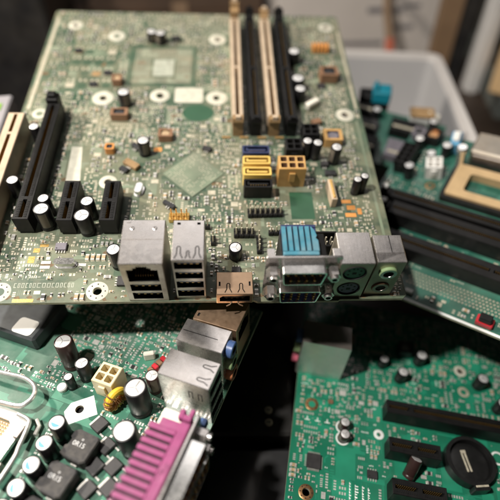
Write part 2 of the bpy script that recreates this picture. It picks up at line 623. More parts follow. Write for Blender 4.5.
def port_tongue(parent, w, d, z, m, ofs=0.0):
    b = MB()
    b.box(-w / 2 + ofs, 1.0, z - .9, w / 2 + ofs, d, z + .9, m, .2)
    for k in range(4):
        x = -w / 2 + ofs + w * (k + .5) / 4
        b.box(x - .5, .95, z - 1.05, x + .5, d - 1, z - .85, 'gold')
    return b.build('port_tongue', parent)


def round_jack(parent, x, y, z, r, ln, m, axis='-y', ring=None, name='audio_jack'):
    b = MB()
    T = {'-y': Matrix.Rotation(R(90), 4, 'X'), '+x': Matrix.Rotation(R(90), 4, 'Y'), '-x': Matrix.Rotation(R(-90), 4, 'Y')}[axis]
    b.T = Matrix.Translation((x, y, z)) @ T
    b.lathe([(r, -.5), (r, ln - .3), (r * .92, ln), (r * .58, ln), (r * .55, ln - .3), (r * .55, .3), (0, .3)], m, 24,
            mats=[m, m, ring or m, ring or m, 'cavity', 'cavity'][:6])
    return b.build(name, parent)


def dsub_poly(w, h, r=1.2):
    """D-shaped outline, wide side up."""
    a = .9
    raw = [(-w / 2, h / 2), (w / 2, h / 2), (w / 2 - a * 1.3, -h / 2), (-w / 2 + a * 1.3, -h / 2)][::-1]
    pts = []
    n = len(raw)
    for i in range(n):
        p, a0, b0 = Vector(raw[i]), Vector(raw[i - 1]), Vector(raw[(i + 1) % n])
        u, v = (a0 - p).normalized(), (b0 - p).normalized()
        for k in range(5):
            t = k / 4
            q = p + u * r * (1 - t) ** 2 + v * r * t ** 2
            pts.append((q.x, q.y))
    return pts


def dsub(parent, cx, cz, y0, w, h, depth, insert, pins, rows, T=None, name='d_sub_port'):
    """Shell + insert + contacts, facing -y from y0 (before transform T)."""
    b = MB()
    base = (T or Matrix()) @ Matrix.Translation((cx, y0, cz)) @ FRONT
    b.T = base
    o = dsub_poly(w, h)
    i = dsub_poly(w - 1.0, h - 1.0, 1.0)
    b.prism(o, 0, depth, 'shiny_tin', [i], bottom=False)
    ob = b.build(name, parent)
    c = MB()
    c.T = base
    c.prism(dsub_poly(w - 1.1, h - 1.1, 1.0), 0, depth * .55, insert)
    cnt = 0
    for r_ in range(rows):
        n = pins - (r_ if rows == 2 else 0)
        for k in range(n):
            px = (k - (n - 1) / 2) * (w - 5) / max(1, pins - 1)
            pz = ((rows - 1) / 2 - r_) * (h - 4) / max(1, rows - 1) * .8
            c.lathe([(.5, depth * .5), (.5, depth * .9), (0, depth * .98)], 'gold', 8, px, pz)
    c.build('contact_insert', ob)
    return ob


def hex_nut(parent, x, z, y0, T=None, r=2.6, ln=5.0, m='steel'):
    b = MB()
    b.T = (T or Matrix()) @ Matrix.Translation((x, y0, z)) @ FRONT
    b.prism(disc(0, 0, r, 6), 0, ln * .75, m)
    b.lathe([(r * .62, ln * .75), (r * .62, ln), (r * .4, ln), (r * .38, ln * .4), (0, ln * .4)], m, 14,
            mats=[m, m, 'cavity', 'cavity'])
    return b.build('hex_nut', parent)


def grid_plug(parent, name, x, y, rz, nx, ny, m, h=12.0, pitch=4.3, wall=1.1, hole=3.2, depth=8.0, hm=None):
    """Power header: block with square wells and a pin in each."""
    b = MB()
    w, d = (nx - 1) * pitch + hole + 2 * wall, (ny - 1) * pitch + hole + 2 * wall
    holes = []
    for i in range(nx):
        for j in range(ny):
            cx, cy = (i - (nx - 1) / 2) * pitch, (j - (ny - 1) / 2) * pitch
            holes.append((rrect(cx - hole / 2, cy - hole / 2, cx + hole / 2, cy + hole / 2, .5, 2), depth, hm or m))
    b.face_with_pits(rect(-w / 2 + .3, -d / 2 + .3, w / 2 - .3, d / 2 - .3), h, holes, m)
    for (e0, z0), (e1, z1) in (((0, 0), (0, h - .3)), ((0, h - .3), (.3, h))):
        p0, p1 = rect(-w / 2 + e0, -d / 2 + e0, w / 2 - e0, d / 2 - e0), rect(-w / 2 + e1, -d / 2 + e1, w / 2 - e1, d / 2 - e1)
        b.add([(a, c, z0) for a, c in p0] + [(a, c, z1) for a, c in p1], [(q, (q + 1) % 4, 4 + (q + 1) % 4, 4 + q) for q in range(4)], m)
    b.box(-1.6, -d / 2 - 1.0, h * .35, 1.6, -d / 2 - .003, h * .8, m, .2)
    o = b.build(name, parent, (x, y, 0), rz)
    c = MB()
    for i in range(nx):
        for j in range(ny):
            cx, cy = (i - (nx - 1) / 2) * pitch, (j - (ny - 1) / 2) * pitch
            c.box(cx - .4, cy - .4, h - depth, cx + .4, cy + .4, h - 2.5, 'gold', .1)
    c.build('pins', o)
    return o


def pin_header(parent, x, y, rz, nx, ny, ph=7.5, name='pin_header', base='black_plastic'):
    b, c = MB(), MB()
    p = 2.54
    for i in range(nx):
        for j in range(ny):
            cx, cy = (i - (nx - 1) / 2) * p, (j - (ny - 1) / 2) * p
            b.box(cx - 1.2, cy - 1.2, 0, cx + 1.2, cy + 1.2, 2.4, base, .3)
            c.box(cx - .32, cy - .32, 2.4, cx + .32, cy + .32, ph, 'pad_tin' if base != 'gold' else 'gold', .1)
    o = b.build(name, parent, (x, y, 0), rz)
    c.build('pins', o)
    return o


def chip(parent, x, y, rz, w, d, h, m='grey_chip', legs=4, sides=2, name='chip', pitch=1.27):
    b, l = MB(), MB()
    b.box(-w / 2, -d / 2, .15, w / 2, d / 2, h, m, min(.2, h * .25))
    b.lathe([(.35, h + .004), (0, h + .004)], 'cavity', 10, -w / 2 + .9, -d / 2 + .9)
    o = b.build(name, parent, (x, y, 0), rz)
    if legs:
        for k in range(legs):
            q = (k - (legs - 1) / 2) * pitch
            for s in (-1, 1):
                a, c = s * d / 2, s * (d / 2 + 1.1)
                l.box(q - pitch * .2, min(a, c), .05, q + pitch * .2, max(a, c), .3 + .2 * h, 'solder')
                if sides == 4:
                    a, c = s * w / 2, s * (w / 2 + .9)
                    l.box(min(a, c), q - pitch * .2, .05, max(a, c), q + pitch * .2, .3, 'solder')
        l.build('legs', o, smooth=False, weld=False)
    return o


def coil_block(parent, x, y, rz, w, d, h, m, core, name='inductor'):
    """Square choke: frame of lighter plastic round a dark core."""
    b = MB()
    b.prism(rrect(-w / 2, -d / 2, w / 2, d / 2, .8, 3), 0, h, m, [rrect(-w * .32, -d * .32, w * .32, d * .32, .6, 3)], mhole=core)
    o = b.build(name, parent, (x, y, 0), rz)
    c = MB()
    c.prism(disc(0, 0, w * .29, 16, d * .29), .2, h * .85, core)
    c.build('core', o)
    return o


def mosfet(parent, x, y, rz, name='transistor'):
    if 'mos' not in CACHE:
        b = MB()
        b.box(-3.1, -2.6, .3, 3.1, 2.6, 2.2, 'grey_chip', .25)
        for s in (-1, 1):
            b.box(s * 2.2 - .4, -5.0, .05, s * 2.2 + .4, -2.55, .55, 'solder', .1)
        t = MB()
        t.box(-2.7, 2.55, .05, 2.7, 4.2, .8, 'solder', .15)
        CACHE['mos'] = (b.mesh('transistor'), t.mesh('heat_tab'))
    o = place(name, CACHE['mos'][0], parent, (x, y, 0), rz)
    place('heat_tab', CACHE['mos'][1], o)
    return o


def crystal(parent, x, y, rz, ln=10.0, name='crystal'):
    b = MB()
    b.prism(rrect(-ln / 2, -2.2, ln / 2, 2.2, 2.1, 5), 0, .5, 'shiny_tin')
    b.prism(rrect(-ln / 2 + .6, -1.7, ln / 2 - .6, 1.7, 1.65, 5), .5, 3.4, 'shiny_tin')
    return b.build(name, parent, (x, y, 0), rz)


def text_mesh(body, size, m, depth=0.02):
    c = bpy.data.curves.new('print', 'FONT')
    c.body = body
    c.size = size * S
    c.extrude = depth * S
    c.align_x = 'CENTER'
    c.align_y = 'CENTER'
    t = bpy.data.objects.new('print', c)
    COL.objects.link(t)
    bpy.context.view_layer.update()
    me = bpy.data.meshes.new_from_object(t.evaluated_get(bpy.context.evaluated_depsgraph_get()))
    bpy.data.objects.remove(t)
    me.materials.clear()
    me.materials.append(MATS[m])
    return me


# ------------------------------------------------------------------ board surface: traces, vias, pads, printing, tiny parts
class Surface:
    """Occupancy grid over a board so that traces, pads and small parts never lie on one another."""

    def __init__(self, x0, y0, x1, y1, seed, cell=0.5):
        self.b = (x0, y0, x1, y1)
        self.c = cell
        self.nx, self.ny = int((x1 - x0) / cell), int((y1 - y0) / cell)
        self.g = bytearray(self.nx * self.ny)
        self.rng = random.Random(seed)
        self.keep = []

    def cells(self, x0, y0, x1, y1):
        c = self.c
        i0, i1 = int((x0 - self.b[0]) / c), int((x1 - self.b[0]) / c)
        j0, j1 = int((y0 - self.b[1]) / c), int((y1 - self.b[1]) / c)
        return i0, j0, i1, j1

    def free(self, x0, y0, x1, y1):
        i0, j0, i1, j1 = self.cells(x0, y0, x1, y1)
        if i0 < 1 or j0 < 1 or i1 >= self.nx - 1 or j1 >= self.ny - 1:
            return False
        for j in range(j0, j1 + 1):
            r = j * self.nx
            if any(self.g[r + i0:r + i1 + 1]):
                return False
        return True

    def block(self, x0, y0, x1, y1):
        i0, j0, i1, j1 = self.cells(x0, y0, x1, y1)
        i0, j0, i1, j1 = max(0, i0), max(0, j0), min(self.nx - 1, i1), min(self.ny - 1, j1)
        for j in range(j0, j1 + 1):
            r = j * self.nx
            for i in range(i0, i1 + 1):
                self.g[r + i] = 1

    def take(self, x0, y0, x1, y1):
        if self.free(x0, y0, x1, y1):
            self.block(x0, y0, x1, y1)
            return True
        return False

    def fill(self, parent, trace_m, silk_m, n_smd, n_foot, n_print, n_bus, n_via, dens=None, pad_m='pad_tin', big=1.0, silk_runs=0, pours=0, dark_m=None):
        rng = self.rng
        X0, Y0, X1, Y1 = self.b
        tr, vi, pd, sk, sm = MB(), MB(), MB(), MB(), MB()
        bodies = ['chip_body_tan', 'chip_body_tan', 'chip_body_black', 'chip_body_grey', 'chip_body_black']

        def spot():
            for _ in range(20):
                x, y = rng.uniform(X0 + 2, X1 - 2), rng.uniform(Y0 + 2, Y1 - 2)
                if dens is None or rng.random() < dens(x, y):
                    break
            return X0 + round((x - X0) / 1.3) * 1.3, Y0 + round((y - Y0) / 1.3) * 1.3

        def smd(x, y, vert, l, w, h, m):
            e = l * .24
            hx, hy = (w / 2, l / 2) if vert else (l / 2, w / 2)
            if not self.take(x - hx - .3, y - hy - .3, x + hx + .3, y + hy + .3):
                return False
            # solder land, metal ends, body
            for s in (-1, 1):
                if vert:
                    pd.box(x - hx - .12, min(y + s * hy * .3, y + s * (hy + .3)), 0, x + hx + .12, max(y + s * hy * .3, y + s * (hy + .3)), .03, pad_m)
                    sm.box(x - hx, min(y + s * (hy - e), y + s * hy), .03, x + hx, max(y + s * (hy - e), y + s * hy), h, 'solder')
                else:
                    pd.box(min(x + s * hx * .3, x + s * (hx + .3)), y - hy - .12, 0, max(x + s * hx * .3, x + s * (hx + .3)), y + hy + .12, .03, pad_m)
                    sm.box(min(x + s * (hx - e), x + s * hx), y - hy, .03, max(x + s * (hx - e), x + s * hx), y + hy, h, 'solder')
            if vert:
                sm.box(x - hx, y - hy + e, .06, x + hx, y + hy - e, h - .02, m)
            else:
                sm.box(x - hx + e, y - hy, .06, x + hx - e, y + hy, h - .02, m)
            return True

        def glyphs(x, y, n, sz, vert):
            """rows of tiny printed strokes"""
            w = n * sz * .8
            a = (x, y, x + w, y + sz) if not vert else (x, y, x + sz, y + w)
            if not self.take(*a):
                return
            for k in range(n):
                for _ in range(3):
                    u = k * sz * .8 + rng.uniform(0, sz * .4)
                    v = rng.uniform(0, sz * .6)
                    if rng.random() < .5:
                        q = (u, 0, u + sz * .16, sz * rng.uniform(.7, 1))
                    else:
                        q = (k * sz * .8, v, k * sz * .8 + sz * .6, v + sz * .16)
                    zz = .012 + .003 * _ + rng.random() * .002
                    if vert:
                        sk.box(x + q[1], y + q[0], 0, x + q[3], y + q[2], zz, silk_m)
                    else:
                        sk.box(x + q[0], y + q[1], 0, x + q[2], y + q[3], zz, silk_m)

        # large copper pours showing through the mask, each clear of the others
        used = bytearray(self.nx * self.ny)
        po = MB()
        for q in range(pours):
            x, y = rng.uniform(X0 + 1, X1 - 16), rng.uniform(Y0 + 1, Y1 - 16)
            w, d = rng.uniform(2, 15), rng.uniform(2, 13)
            i0, j0, i1, j1 = self.cells(x, y, x + w, y + d)
            if i1 >= self.nx or j1 >= self.ny or any(any(used[j * self.nx + i0:j * self.nx + i1 + 1]) for j in range(j0, j1 + 1)):
                continue
            for j in range(j0, j1 + 1):
                for i in range(i0, i1 + 1):
                    used[j * self.nx + i] = 1
            a, b_ = w * rng.uniform(.25, .75), d * rng.uniform(.25, .75)
            c_ = min(a, b_, w - a, d - b_) * .4
            kind = rng.random()
            if kind < .35:
                pts = [(0, 0), (w, 0), (w, b_), (a + c_, b_), (a, b_ + c_), (a, d), (0, d)]
            elif kind < .6:
                pts = [(0, c_), (c_, 0), (w, 0), (w, d - c_), (w - c_, d), (0, d)]
            elif kind < .8:
                pts = [(0, 0), (a, 0), (a, b_), (w, b_ + c_), (w, d), (0, d)]
            else:
                pts = [(0, 0), (w, 0), (w, d), (a, d), (a - c_, d - c_), (0, d - c_)]
            po.prism([(x + u, y + v) for u, v in pts], 0, .005, trace_m if rng.random() < .6 or not dark_m else dark_m, bottom=False)
        if po.v:
            stuff(po.build('copper_pours', parent, smooth=False, weld=False))
        # unpopulated footprints
        for _ in range(n_foot):
            x, y = spot()
            kind = rng.random()
            vert = rng.random() < .5
            if kind < .45:      # row of pads pair (small outline package)
                n = rng.randint(2, 6)
                p = rng.choice([.9, 1.27])
                g = rng.uniform(2.2, 4.5)
                for k in range(n):
                    for s in (0, 1):
                        a, b_ = x + k * p, y + s * g
                        if vert:
                            a, b_ = x + s * g, y + k * p
                        dx, dy = (p * .3, .65) if not vert else (.65, p * .3)
                        if self.take(a - dx, b_ - dy, a + dx, b_ + dy):
                            pd.box(a - dx, b_ - dy, 0, a + dx, b_ + dy, .03, pad_m)
            elif kind < .8:     # two lands
                for s in (0, 1):
                    a, b_ = (x + s * 1.6, y) if not vert else (x, y + s * 1.6)
                    dx, dy = rng.uniform(.4, .8), rng.uniform(.4, .8)
                    if self.take(a - dx, b_ - dy, a + dx, b_ + dy):
                        pd.box(a - dx, b_ - dy, 0, a + dx, b_ + dy, .03, pad_m)
            else:               # one large land
                dx, dy = rng.uniform(.8, 2.0), rng.uniform(.8, 1.6)
                if self.take(x - dx, y - dy, x + dx, y + dy):
                    pd.box(x - dx, y - dy, 0, x + dx, y + dy, .03, pad_m)
        # tiny parts, singly and in short rows
        k = 0
        tries = 0
        while k < n_smd and tries < n_smd * 6:
            tries += 1
            x, y = spot()
            vert = rng.random() < .5
            l, w, h = rng.choice([(1.6, .8, .5), (1.6, .8, .7), (1.0, .5, .4), (2.0, 1.25, .8), (3.2, 1.6, .9)])
            l, w = l * big, w * big
            m = rng.choice(bodies)
            for q in range(rng.choice([1, 2, 3, 4, 5, 6, 8, 10])):
                if smd(x + (q * (w + .9) if vert else 0), y + (0 if vert else q * (w + .9)), vert, l, w, h, m):
                    k += 1
        # printing
        for _ in range(n_print):
            x, y = spot()
            glyphs(x, y, rng.randint(2, 5), rng.choice([.8, 1.0, 1.3]), rng.random() < .4)
        for _ in range(silk_runs):
            x, y = spot()
            w, d = rng.uniform(2.5, 9), rng.uniform(2, 6)
            t = .18
            if self.free(x, y, x + w, y + d):
                for q in ((x, y, x + w, y + t), (x, y + d - t, x + w, y + d), (x, y + t, x + t, y + d - t), (x + w - t, y + t, x + w, y + d - t)):
                    sk.box(q[0], q[1], 0, q[2], q[3], .014, silk_m)
                    self.block(*q)
        # bundles of traces with one 45-degree jog
        for _ in range(n_bus):
            x, y = spot()
            d = rng.randint(0, 3)
            dx, dy = ((1, 0), (0, 1), (1, 0), (0, 1))[d]
            ln1, ln2, ln3 = rng.uniform(3, 22), rng.uniform(2, 9), rng.uniform(2, 20)
            s = rng.choice((-1, 1))
            n = rng.randint(1, 9)
            w, p = rng.choice([(.2, .5), (.25, .6), (.3, .75), (.6, 1.2)])
            bundle = []
            for q in range(n):
                ox, oy = (0, q * p) if dx else (q * p, 0)
                pts = [(x + ox, y + oy)]
                sh = -q * p * math.tan(R(22.5)) * s
                a = ln1 + sh
                pts.append((pts[0][0] + dx * a, pts[0][1] + dy * a))
                pts.append((pts[1][0] + (ln2 if dx else s * ln2), pts[1][1] + (s * ln2 if dx else ln2)))
                pts.append((pts[2][0] + dx * ln3, pts[2][1] + dy * ln3))
                # walk along while free
                path = [pts[0]]
                ok = True
                mine = []
                for u, v in zip(pts, pts[1:]):
                    L_ = math.hypot(v[0] - u[0], v[1] - u[1])
                    st = max(1, int(L_ / .5))
                    for t in range(st + 1):
                        px_, py_ = u[0] + (v[0] - u[0]) * t / st, u[1] + (v[1] - u[1]) * t / st
                        i, j = int((px_ - X0) / self.c), int((py_ - Y0) / self.c)
                        if not (1 < i < self.nx - 2 and 1 < j < self.ny - 2) or self.g[j * self.nx + i] == 1:
                            ok = False
                            break
                        mine.append(j * self.nx + i)
                        last = (px_, py_)
                    path.append(last if mine else u)
                    if not ok:
                        break
                if len(mine) < 5:
                    continue
                bundle += mine
                zt = .010 + .004 * (q % 2)
                for u, v in zip(path, path[1:]):
                    ex, ey = v[0] - u[0], v[1] - u[1]
                    L_ = math.hypot(ex, ey)
                    if L_ < .1:
                        continue
                    nx_, ny_ = -ey / L_ * w / 2, ex / L_ * w / 2
                    tr.add([(u[0] + nx_, u[1] + ny_, zt), (u[0] - nx_, u[1] - ny_, zt), (v[0] - nx_, v[1] - ny_, zt), (v[0] + nx_, v[1] + ny_, zt)], [(0, 1, 2, 3)], trace_m)
            for c_ in bundle:
                self.g[c_] = 1
        for _ in range(n_via):
            x, y = spot()
            r = rng.choice([.3, .35, .45])
            if self.take(x - r, y - r, x + r, y + r):
                vi.lathe([(r, .02), (r * .45, .024)], pad_m, 8, x, y)
                vi.lathe([(r * .45, .024), (0, .01)], 'cavity', 8, x, y)
        for b_, nm in ((tr, 'copper_traces'), (vi, 'vias'), (pd, 'solder_pads'), (sk, 'silkscreen_print'), (sm, 'surface_mount_parts')):
            if b_.v:
                stuff(b_.build(nm, parent, smooth=False, weld=False))


def board(parent, outline, holes, mtop, name='circuit_board', t=1.6):
    b = MB()
    b.prism(outline, -t, 0, 'fibre_edge', holes, mtop=mtop, mhole='pad_tin')
    b.prism(outline, -t - .06, -t - .03, mtop, holes)
    return b.build(name, parent, smooth=False)


def ring(parent, x, y, r0, r1, m, name='mounting_ring', dots=0):
    b = MB()
    b.lathe([(r0, .0), (r0 + .05, .05), (r1 - .1, .05), (r1, .0)], m, 32, x, y)
    for k in range(dots):
        a = 2 * math.pi * k / dots
        q = (r0 + r1) / 2 + .1
        b.lathe([(.34, .08), (0, .09)], 'cavity', 8, x + q * math.cos(a), y + q * math.sin(a))
    return b.build(name, parent)

# ------------------------------------------------------------------ table and what carries the pile
b = MB()
b.box(-1500, -600, -60, 1500, 2400, -25, 'table_wood', 2)
structure(b.build('table', smooth=False))

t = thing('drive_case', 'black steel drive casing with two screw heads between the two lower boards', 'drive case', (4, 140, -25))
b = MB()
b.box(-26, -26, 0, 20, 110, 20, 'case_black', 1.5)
b.build('casing', t)
for yy in (-12.5, -19.5):
    b = MB()
    b.lathe([(2.1, 19.9), (2.1, 20.8), (1.6, 21.2), (0, 21.2)], 'pad_tin', 16, 6, yy)
    b.box(4.8, yy - .25, 21.18, 7.2, yy + .25, 21.26, 'cavity')
    b.build('screw', t)
b = MB()
b.box(-26.5, -26.6, 3, 20.5, -24, 5.5, 'case_black', .5)
b.build('seam', t)

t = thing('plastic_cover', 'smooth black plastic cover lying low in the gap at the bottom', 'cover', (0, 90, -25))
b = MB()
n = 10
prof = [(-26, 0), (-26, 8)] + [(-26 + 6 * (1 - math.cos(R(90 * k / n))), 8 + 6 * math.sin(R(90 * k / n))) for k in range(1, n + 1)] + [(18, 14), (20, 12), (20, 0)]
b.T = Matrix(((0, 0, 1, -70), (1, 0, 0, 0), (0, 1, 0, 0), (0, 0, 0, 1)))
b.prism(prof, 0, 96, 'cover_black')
b.build('panel', t)
b = MB()
b.box(-69, 18.5, 5, 25, 21, 7, 'cover_black', .4)
b.build('lip', t)

t = thing('power_supply', 'black power supply box carrying the large pale board from below', 'power supply', (-35, 280, -25))
b = MB()
b.box(-60, -50, 0, 60, 50, 112, 'case_black', 1)
b.build('casing', t)
t = thing('optical_drive', 'black optical drive box lying under the pink-port board', 'optical drive', (-105, 105, -25))
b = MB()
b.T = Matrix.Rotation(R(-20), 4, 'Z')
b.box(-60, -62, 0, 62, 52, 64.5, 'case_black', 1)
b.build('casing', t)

# ------------------------------------------------------------------ large pale motherboard
GROUP = 'discarded motherboards in the pile'
A = thing('motherboard', 'large dusty pale green motherboard lying tilted on top of the pile', 'motherboard',
          (-127.9, 133.2, 78.9), (11.6, 2.0, 2.6), GROUP)
A_HOLES = [(60, 5.6, 2.0, 4.9), (17.6, 5.6, 2.0, 4.9), (56.4, 71, 2.0, 4.6), (44.8, 138.8, 2.2, 6.3), (45.4, 203.9, 2.2, 5.6), (10.5, 124.2, 2.0, 4.2),
           (190.2, 125.6, 2.2, 5.6), (190.3, 219.2, 2.2, 5.2), (78.5, 141.7, 2.4, 6.0), (113, 140.1, 2.2, 6.4), (113.5, 201.9, 2.2, 5.8), (16, 216, 2.0, 4.8)]
out = [(0, 0), (130, 0), (131.5, -.7), (168, -.7), (169, 0), (198, 0), (200, 2), (200, 232), (198.5, 233.7), (1.5, 233.7), (0, 232)]
board(A, out, [disc(x, y, r, 20) for x, y, r, q in A_HOLES], 'pcb_pale')
sa = Surface(0, 0, 200, 233.7, 7)
for x, y, r, q in A_HOLES:
    ring(A, x, y, r, q, 'silk_white', dots=8 if y < 10 else 0)
    sa.block(x - q, y - q, x + q, y + q)


def keep(s, x0, y0, x1, y1, m=.3):
    s.block(x0 - m, y0 - m, x1 + m, y1 + m)


# back-panel connectors along the front edge -------------------------------------------------
USBO = lambda z: (rect(-6.4, z - 2.7, 6.4, z + 2.7), 8, 'cavity')
rj = [(-6.3, 16.6), (6.3, 16.6), (6.3, 25.5), (3.6, 25.5), (3.6, 26.8), (2.2, 26.8), (2.2, 28), (-2.2, 28), (-2.2, 26.8), (-3.6, 26.8), (-3.6, 25.5), (-6.3, 25.5)]
b = shell(17.4, 22, 30, [(rj, 12, 'cavity'), USBO(11.6), USBO(4.6)], [], 'steel_front_shaded', 'steel')
b.box(-7.2, 20.5, 30.0, -5.6, 21.6, 30.25, 'steel')
for sx in (-4.6, 4.6):
    b.lathe([(1.0, 30.0), (.8, 30.14), (0, 30.2)], 'steel', 14, sx, 17.5)
b.box(-8.3, 11.8, 29.98, 8.3, 12.0, 30.05, 'steel_dark')
lan = b.build('network_port_stack', A, (83.6, .4, 0))
for z in (11.6, 4.6):
    port_tongue(lan, 11, 7, z + .8, 'black_plastic')
c = MB()
for k in range(8):
    c.box(-3.6 + k * 1.02 - .2, 2, 17.2, -3.6 + k * 1.02 + .2, 10, 18.6, 'gold')
c.build('contact_wires', lan)
keep(sa, 74.5, 0, 92.7, 23)

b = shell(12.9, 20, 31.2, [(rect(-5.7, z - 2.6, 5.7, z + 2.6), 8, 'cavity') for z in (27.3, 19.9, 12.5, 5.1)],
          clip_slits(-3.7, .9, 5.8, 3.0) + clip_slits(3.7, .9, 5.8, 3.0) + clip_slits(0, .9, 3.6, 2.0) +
          [(rect(-4.8, 17.6, -3.4, 18.8), 1.2, 'cavity'), (rect(3.4, 17.6, 4.8, 18.8), 1.2, 'cavity')], 'steel_front_shaded', 'steel')
usb = b.build('usb_port_stack', A, (102.2, 1.2, 0))
for z in (27.3, 19.9, 12.5, 5.1):
    port_tongue(usb, 9.6, 7, z + .9, 'usb_blue')
keep(sa, 95.5, 0, 109, 22)

b = shell(16, 11.4, 7.8, [([(-6.6, 1.6), (6.6, 1.6), (6.6, 6.2), (-5.2, 6.2), (-6.6, 4.8)], 6, 'cavity')],
          clip_slits(-2.8, .9, 4.6, 2.8) + clip_slits(2.8, .9, 4.6, 2.8) +
          [(rect(-7.0, 4.2, -6.2, 6.4), .8, 'cavity'), (rect(6.2, 4.2, 7.0, 6.4), .8, 'cavity')], 'steel_copper')
dp = b.build('display_port', A, (121.2, -1.2, 0))
port_tongue(dp, 9.5, 5, 3.6, 'black_plastic')
c = MB()
for s in (-1, 1):
    c.tube([(s * 1.2, .2, .8), (s * 2.0, -.8, .3), (s * 3.6, -1.2, -.6)], .35, 'steel_copper', 8)
c.build('spring_finger', dp)
keep(sa, 113, 0, 129.5, 11)

# serial over video stack
SV = bpy.data.objects.new('serial_video_stack', None)
b = MB()
cx = 149.0
b.T = Matrix.Translation((cx, 2.2, 0)) @ FRONT
b.prism(rrect(-15.6, 0.2, 15.6, 31, .8, 3), -.9, 0, 'steel', [dsub_poly(0.1 + 16.4, 8.0)] and [[(x, z + 23.6) for x, z in dsub_poly(17.0, 8.6)], [(x, z + 8.4) for x, z in dsub_poly(17.0, 8.6)]])
stack = b.build('serial_video_stack', A)
bh = MB()
bh.box(cx - 9.5, 3.1, 0, cx + 9.5, 15.5, 29.3, 'black_plastic', .4)
bh.build('stack_body', stack)
bh = MB()
bh.box(cx - 8.6, 3.15, 29.3, cx + 6.0, 5.2, 31.6, 'serial_blue', .25)
bh.box(cx - 8.6, 5.2, 29.3, cx + 6.0, 18.6, 30.2, 'navy_plastic', .1)
bh.box(cx - 8.6, 17.6, 15, cx + 6.0, 19.2, 30.6, 'navy_plastic', .2)
for k in range(6):
    x = cx - 8.6 + k * 2.44
    w = 1.65
    pts = [(x, 5.0), (x + w, 5.0), (x + w, 17.4), (x, 17.4)]
    if k == 5:
        pts = [(x, 5.0), (x + 2.4, 5.0), (x + 2.4, 10.2), (x + 1.5, 11.4), (x + 2.1, 12.6), (x + 1.4, 15.2), (x, 17.4)]
    bh.prism(pts, 30.15, 31.8, 'serial_blue')
bh.build('blue_hood', stack)
for sx in (-15, 11.8):
    bh = MB()
    bh.box(cx + sx, 3.1, 29.4, cx + sx + 3.2, 7.2, 30.4, 'steel', .15)
    bh.box(cx + sx + .6, 5.9, 22, cx + sx + 2.6, 7.4, 29.5, 'steel', .15)
    bh.build('bracket_tab', stack)
dsub(stack, cx - .2, 23.6, 2.25, 18.2, 9.4, 5.8, 'black_clean', 5, 2)
dsub(stack, cx - .2, 8.4, 2.25, 18.2, 9.4, 5.8, 'vga_blue', 5, 3)
for x in (-12.5, 12.5):
    for z in (23.6, 8.4):
        hex_nut(stack, cx + x, z, 1.3, r=2.9, ln=5.4)
keep(sa, 133, 0, 165, 19)

# keyboard / mouse stack
b = shell(14.4, 16, 28, [(disc(0, 20.6, 5.1, 28), 1.0, 'port_green'), (disc(0, 7.8, 5.1, 28), 1.0, 'port_purple')], [], 'steel_dirty_shaded', 'steel')
ps = b.build('keyboard_mouse_ports', A, (171.2, 1.0, 0))
for z, m in ((20.6, 'port_green'), (7.8, 'port_purple')):
    c = MB()
    c.T = Matrix.Translation((0, 0, z)) @ FRONT
    c.lathe([(5.1, -.95), (5.1, .3), (4.75, .3), (4.6, -.7)], 'cavity', 28)
    c.lathe([(4.2, -.9), (4.2, -.2), (0, -.2)], m, 24)
    for a in (30, 75, 105, 150, 210, 330):
        c.lathe([(.55, -.17), (0, -.16)], 'cavity', 10, 2.9 * math.cos(R(a)), 2.9 * math.sin(R(a)))
    c.box(-.9, -1.2, -.25, .9, .4, -.15, 'cavity')
    c.build('round_port', ps)
keep(sa, 163.5, 0, 179, 18)

# audio stack
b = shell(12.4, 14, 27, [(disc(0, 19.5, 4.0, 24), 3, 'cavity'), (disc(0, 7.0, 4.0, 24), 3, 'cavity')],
          [(rect(-6.0, 4.6, 5.9, 4.95), .5, 'cavity'), (rect(.6, 5.1, .95, 13.6), .5, 'cavity')], 'steel_dirty_shaded', 'steel')
au = b.build('audio_port_stack', A, (185.9, 2.2, 0))
round_jack(au, 0, 0, 19.5, 3.9, 1.4, 'jack_green', ring='shiny_tin')
round_jack(au, 0, 0, 7.0, 3.9, .8, 'brown_part', ring='steel_dark')
keep(sa, 179, 0, 193, 17)

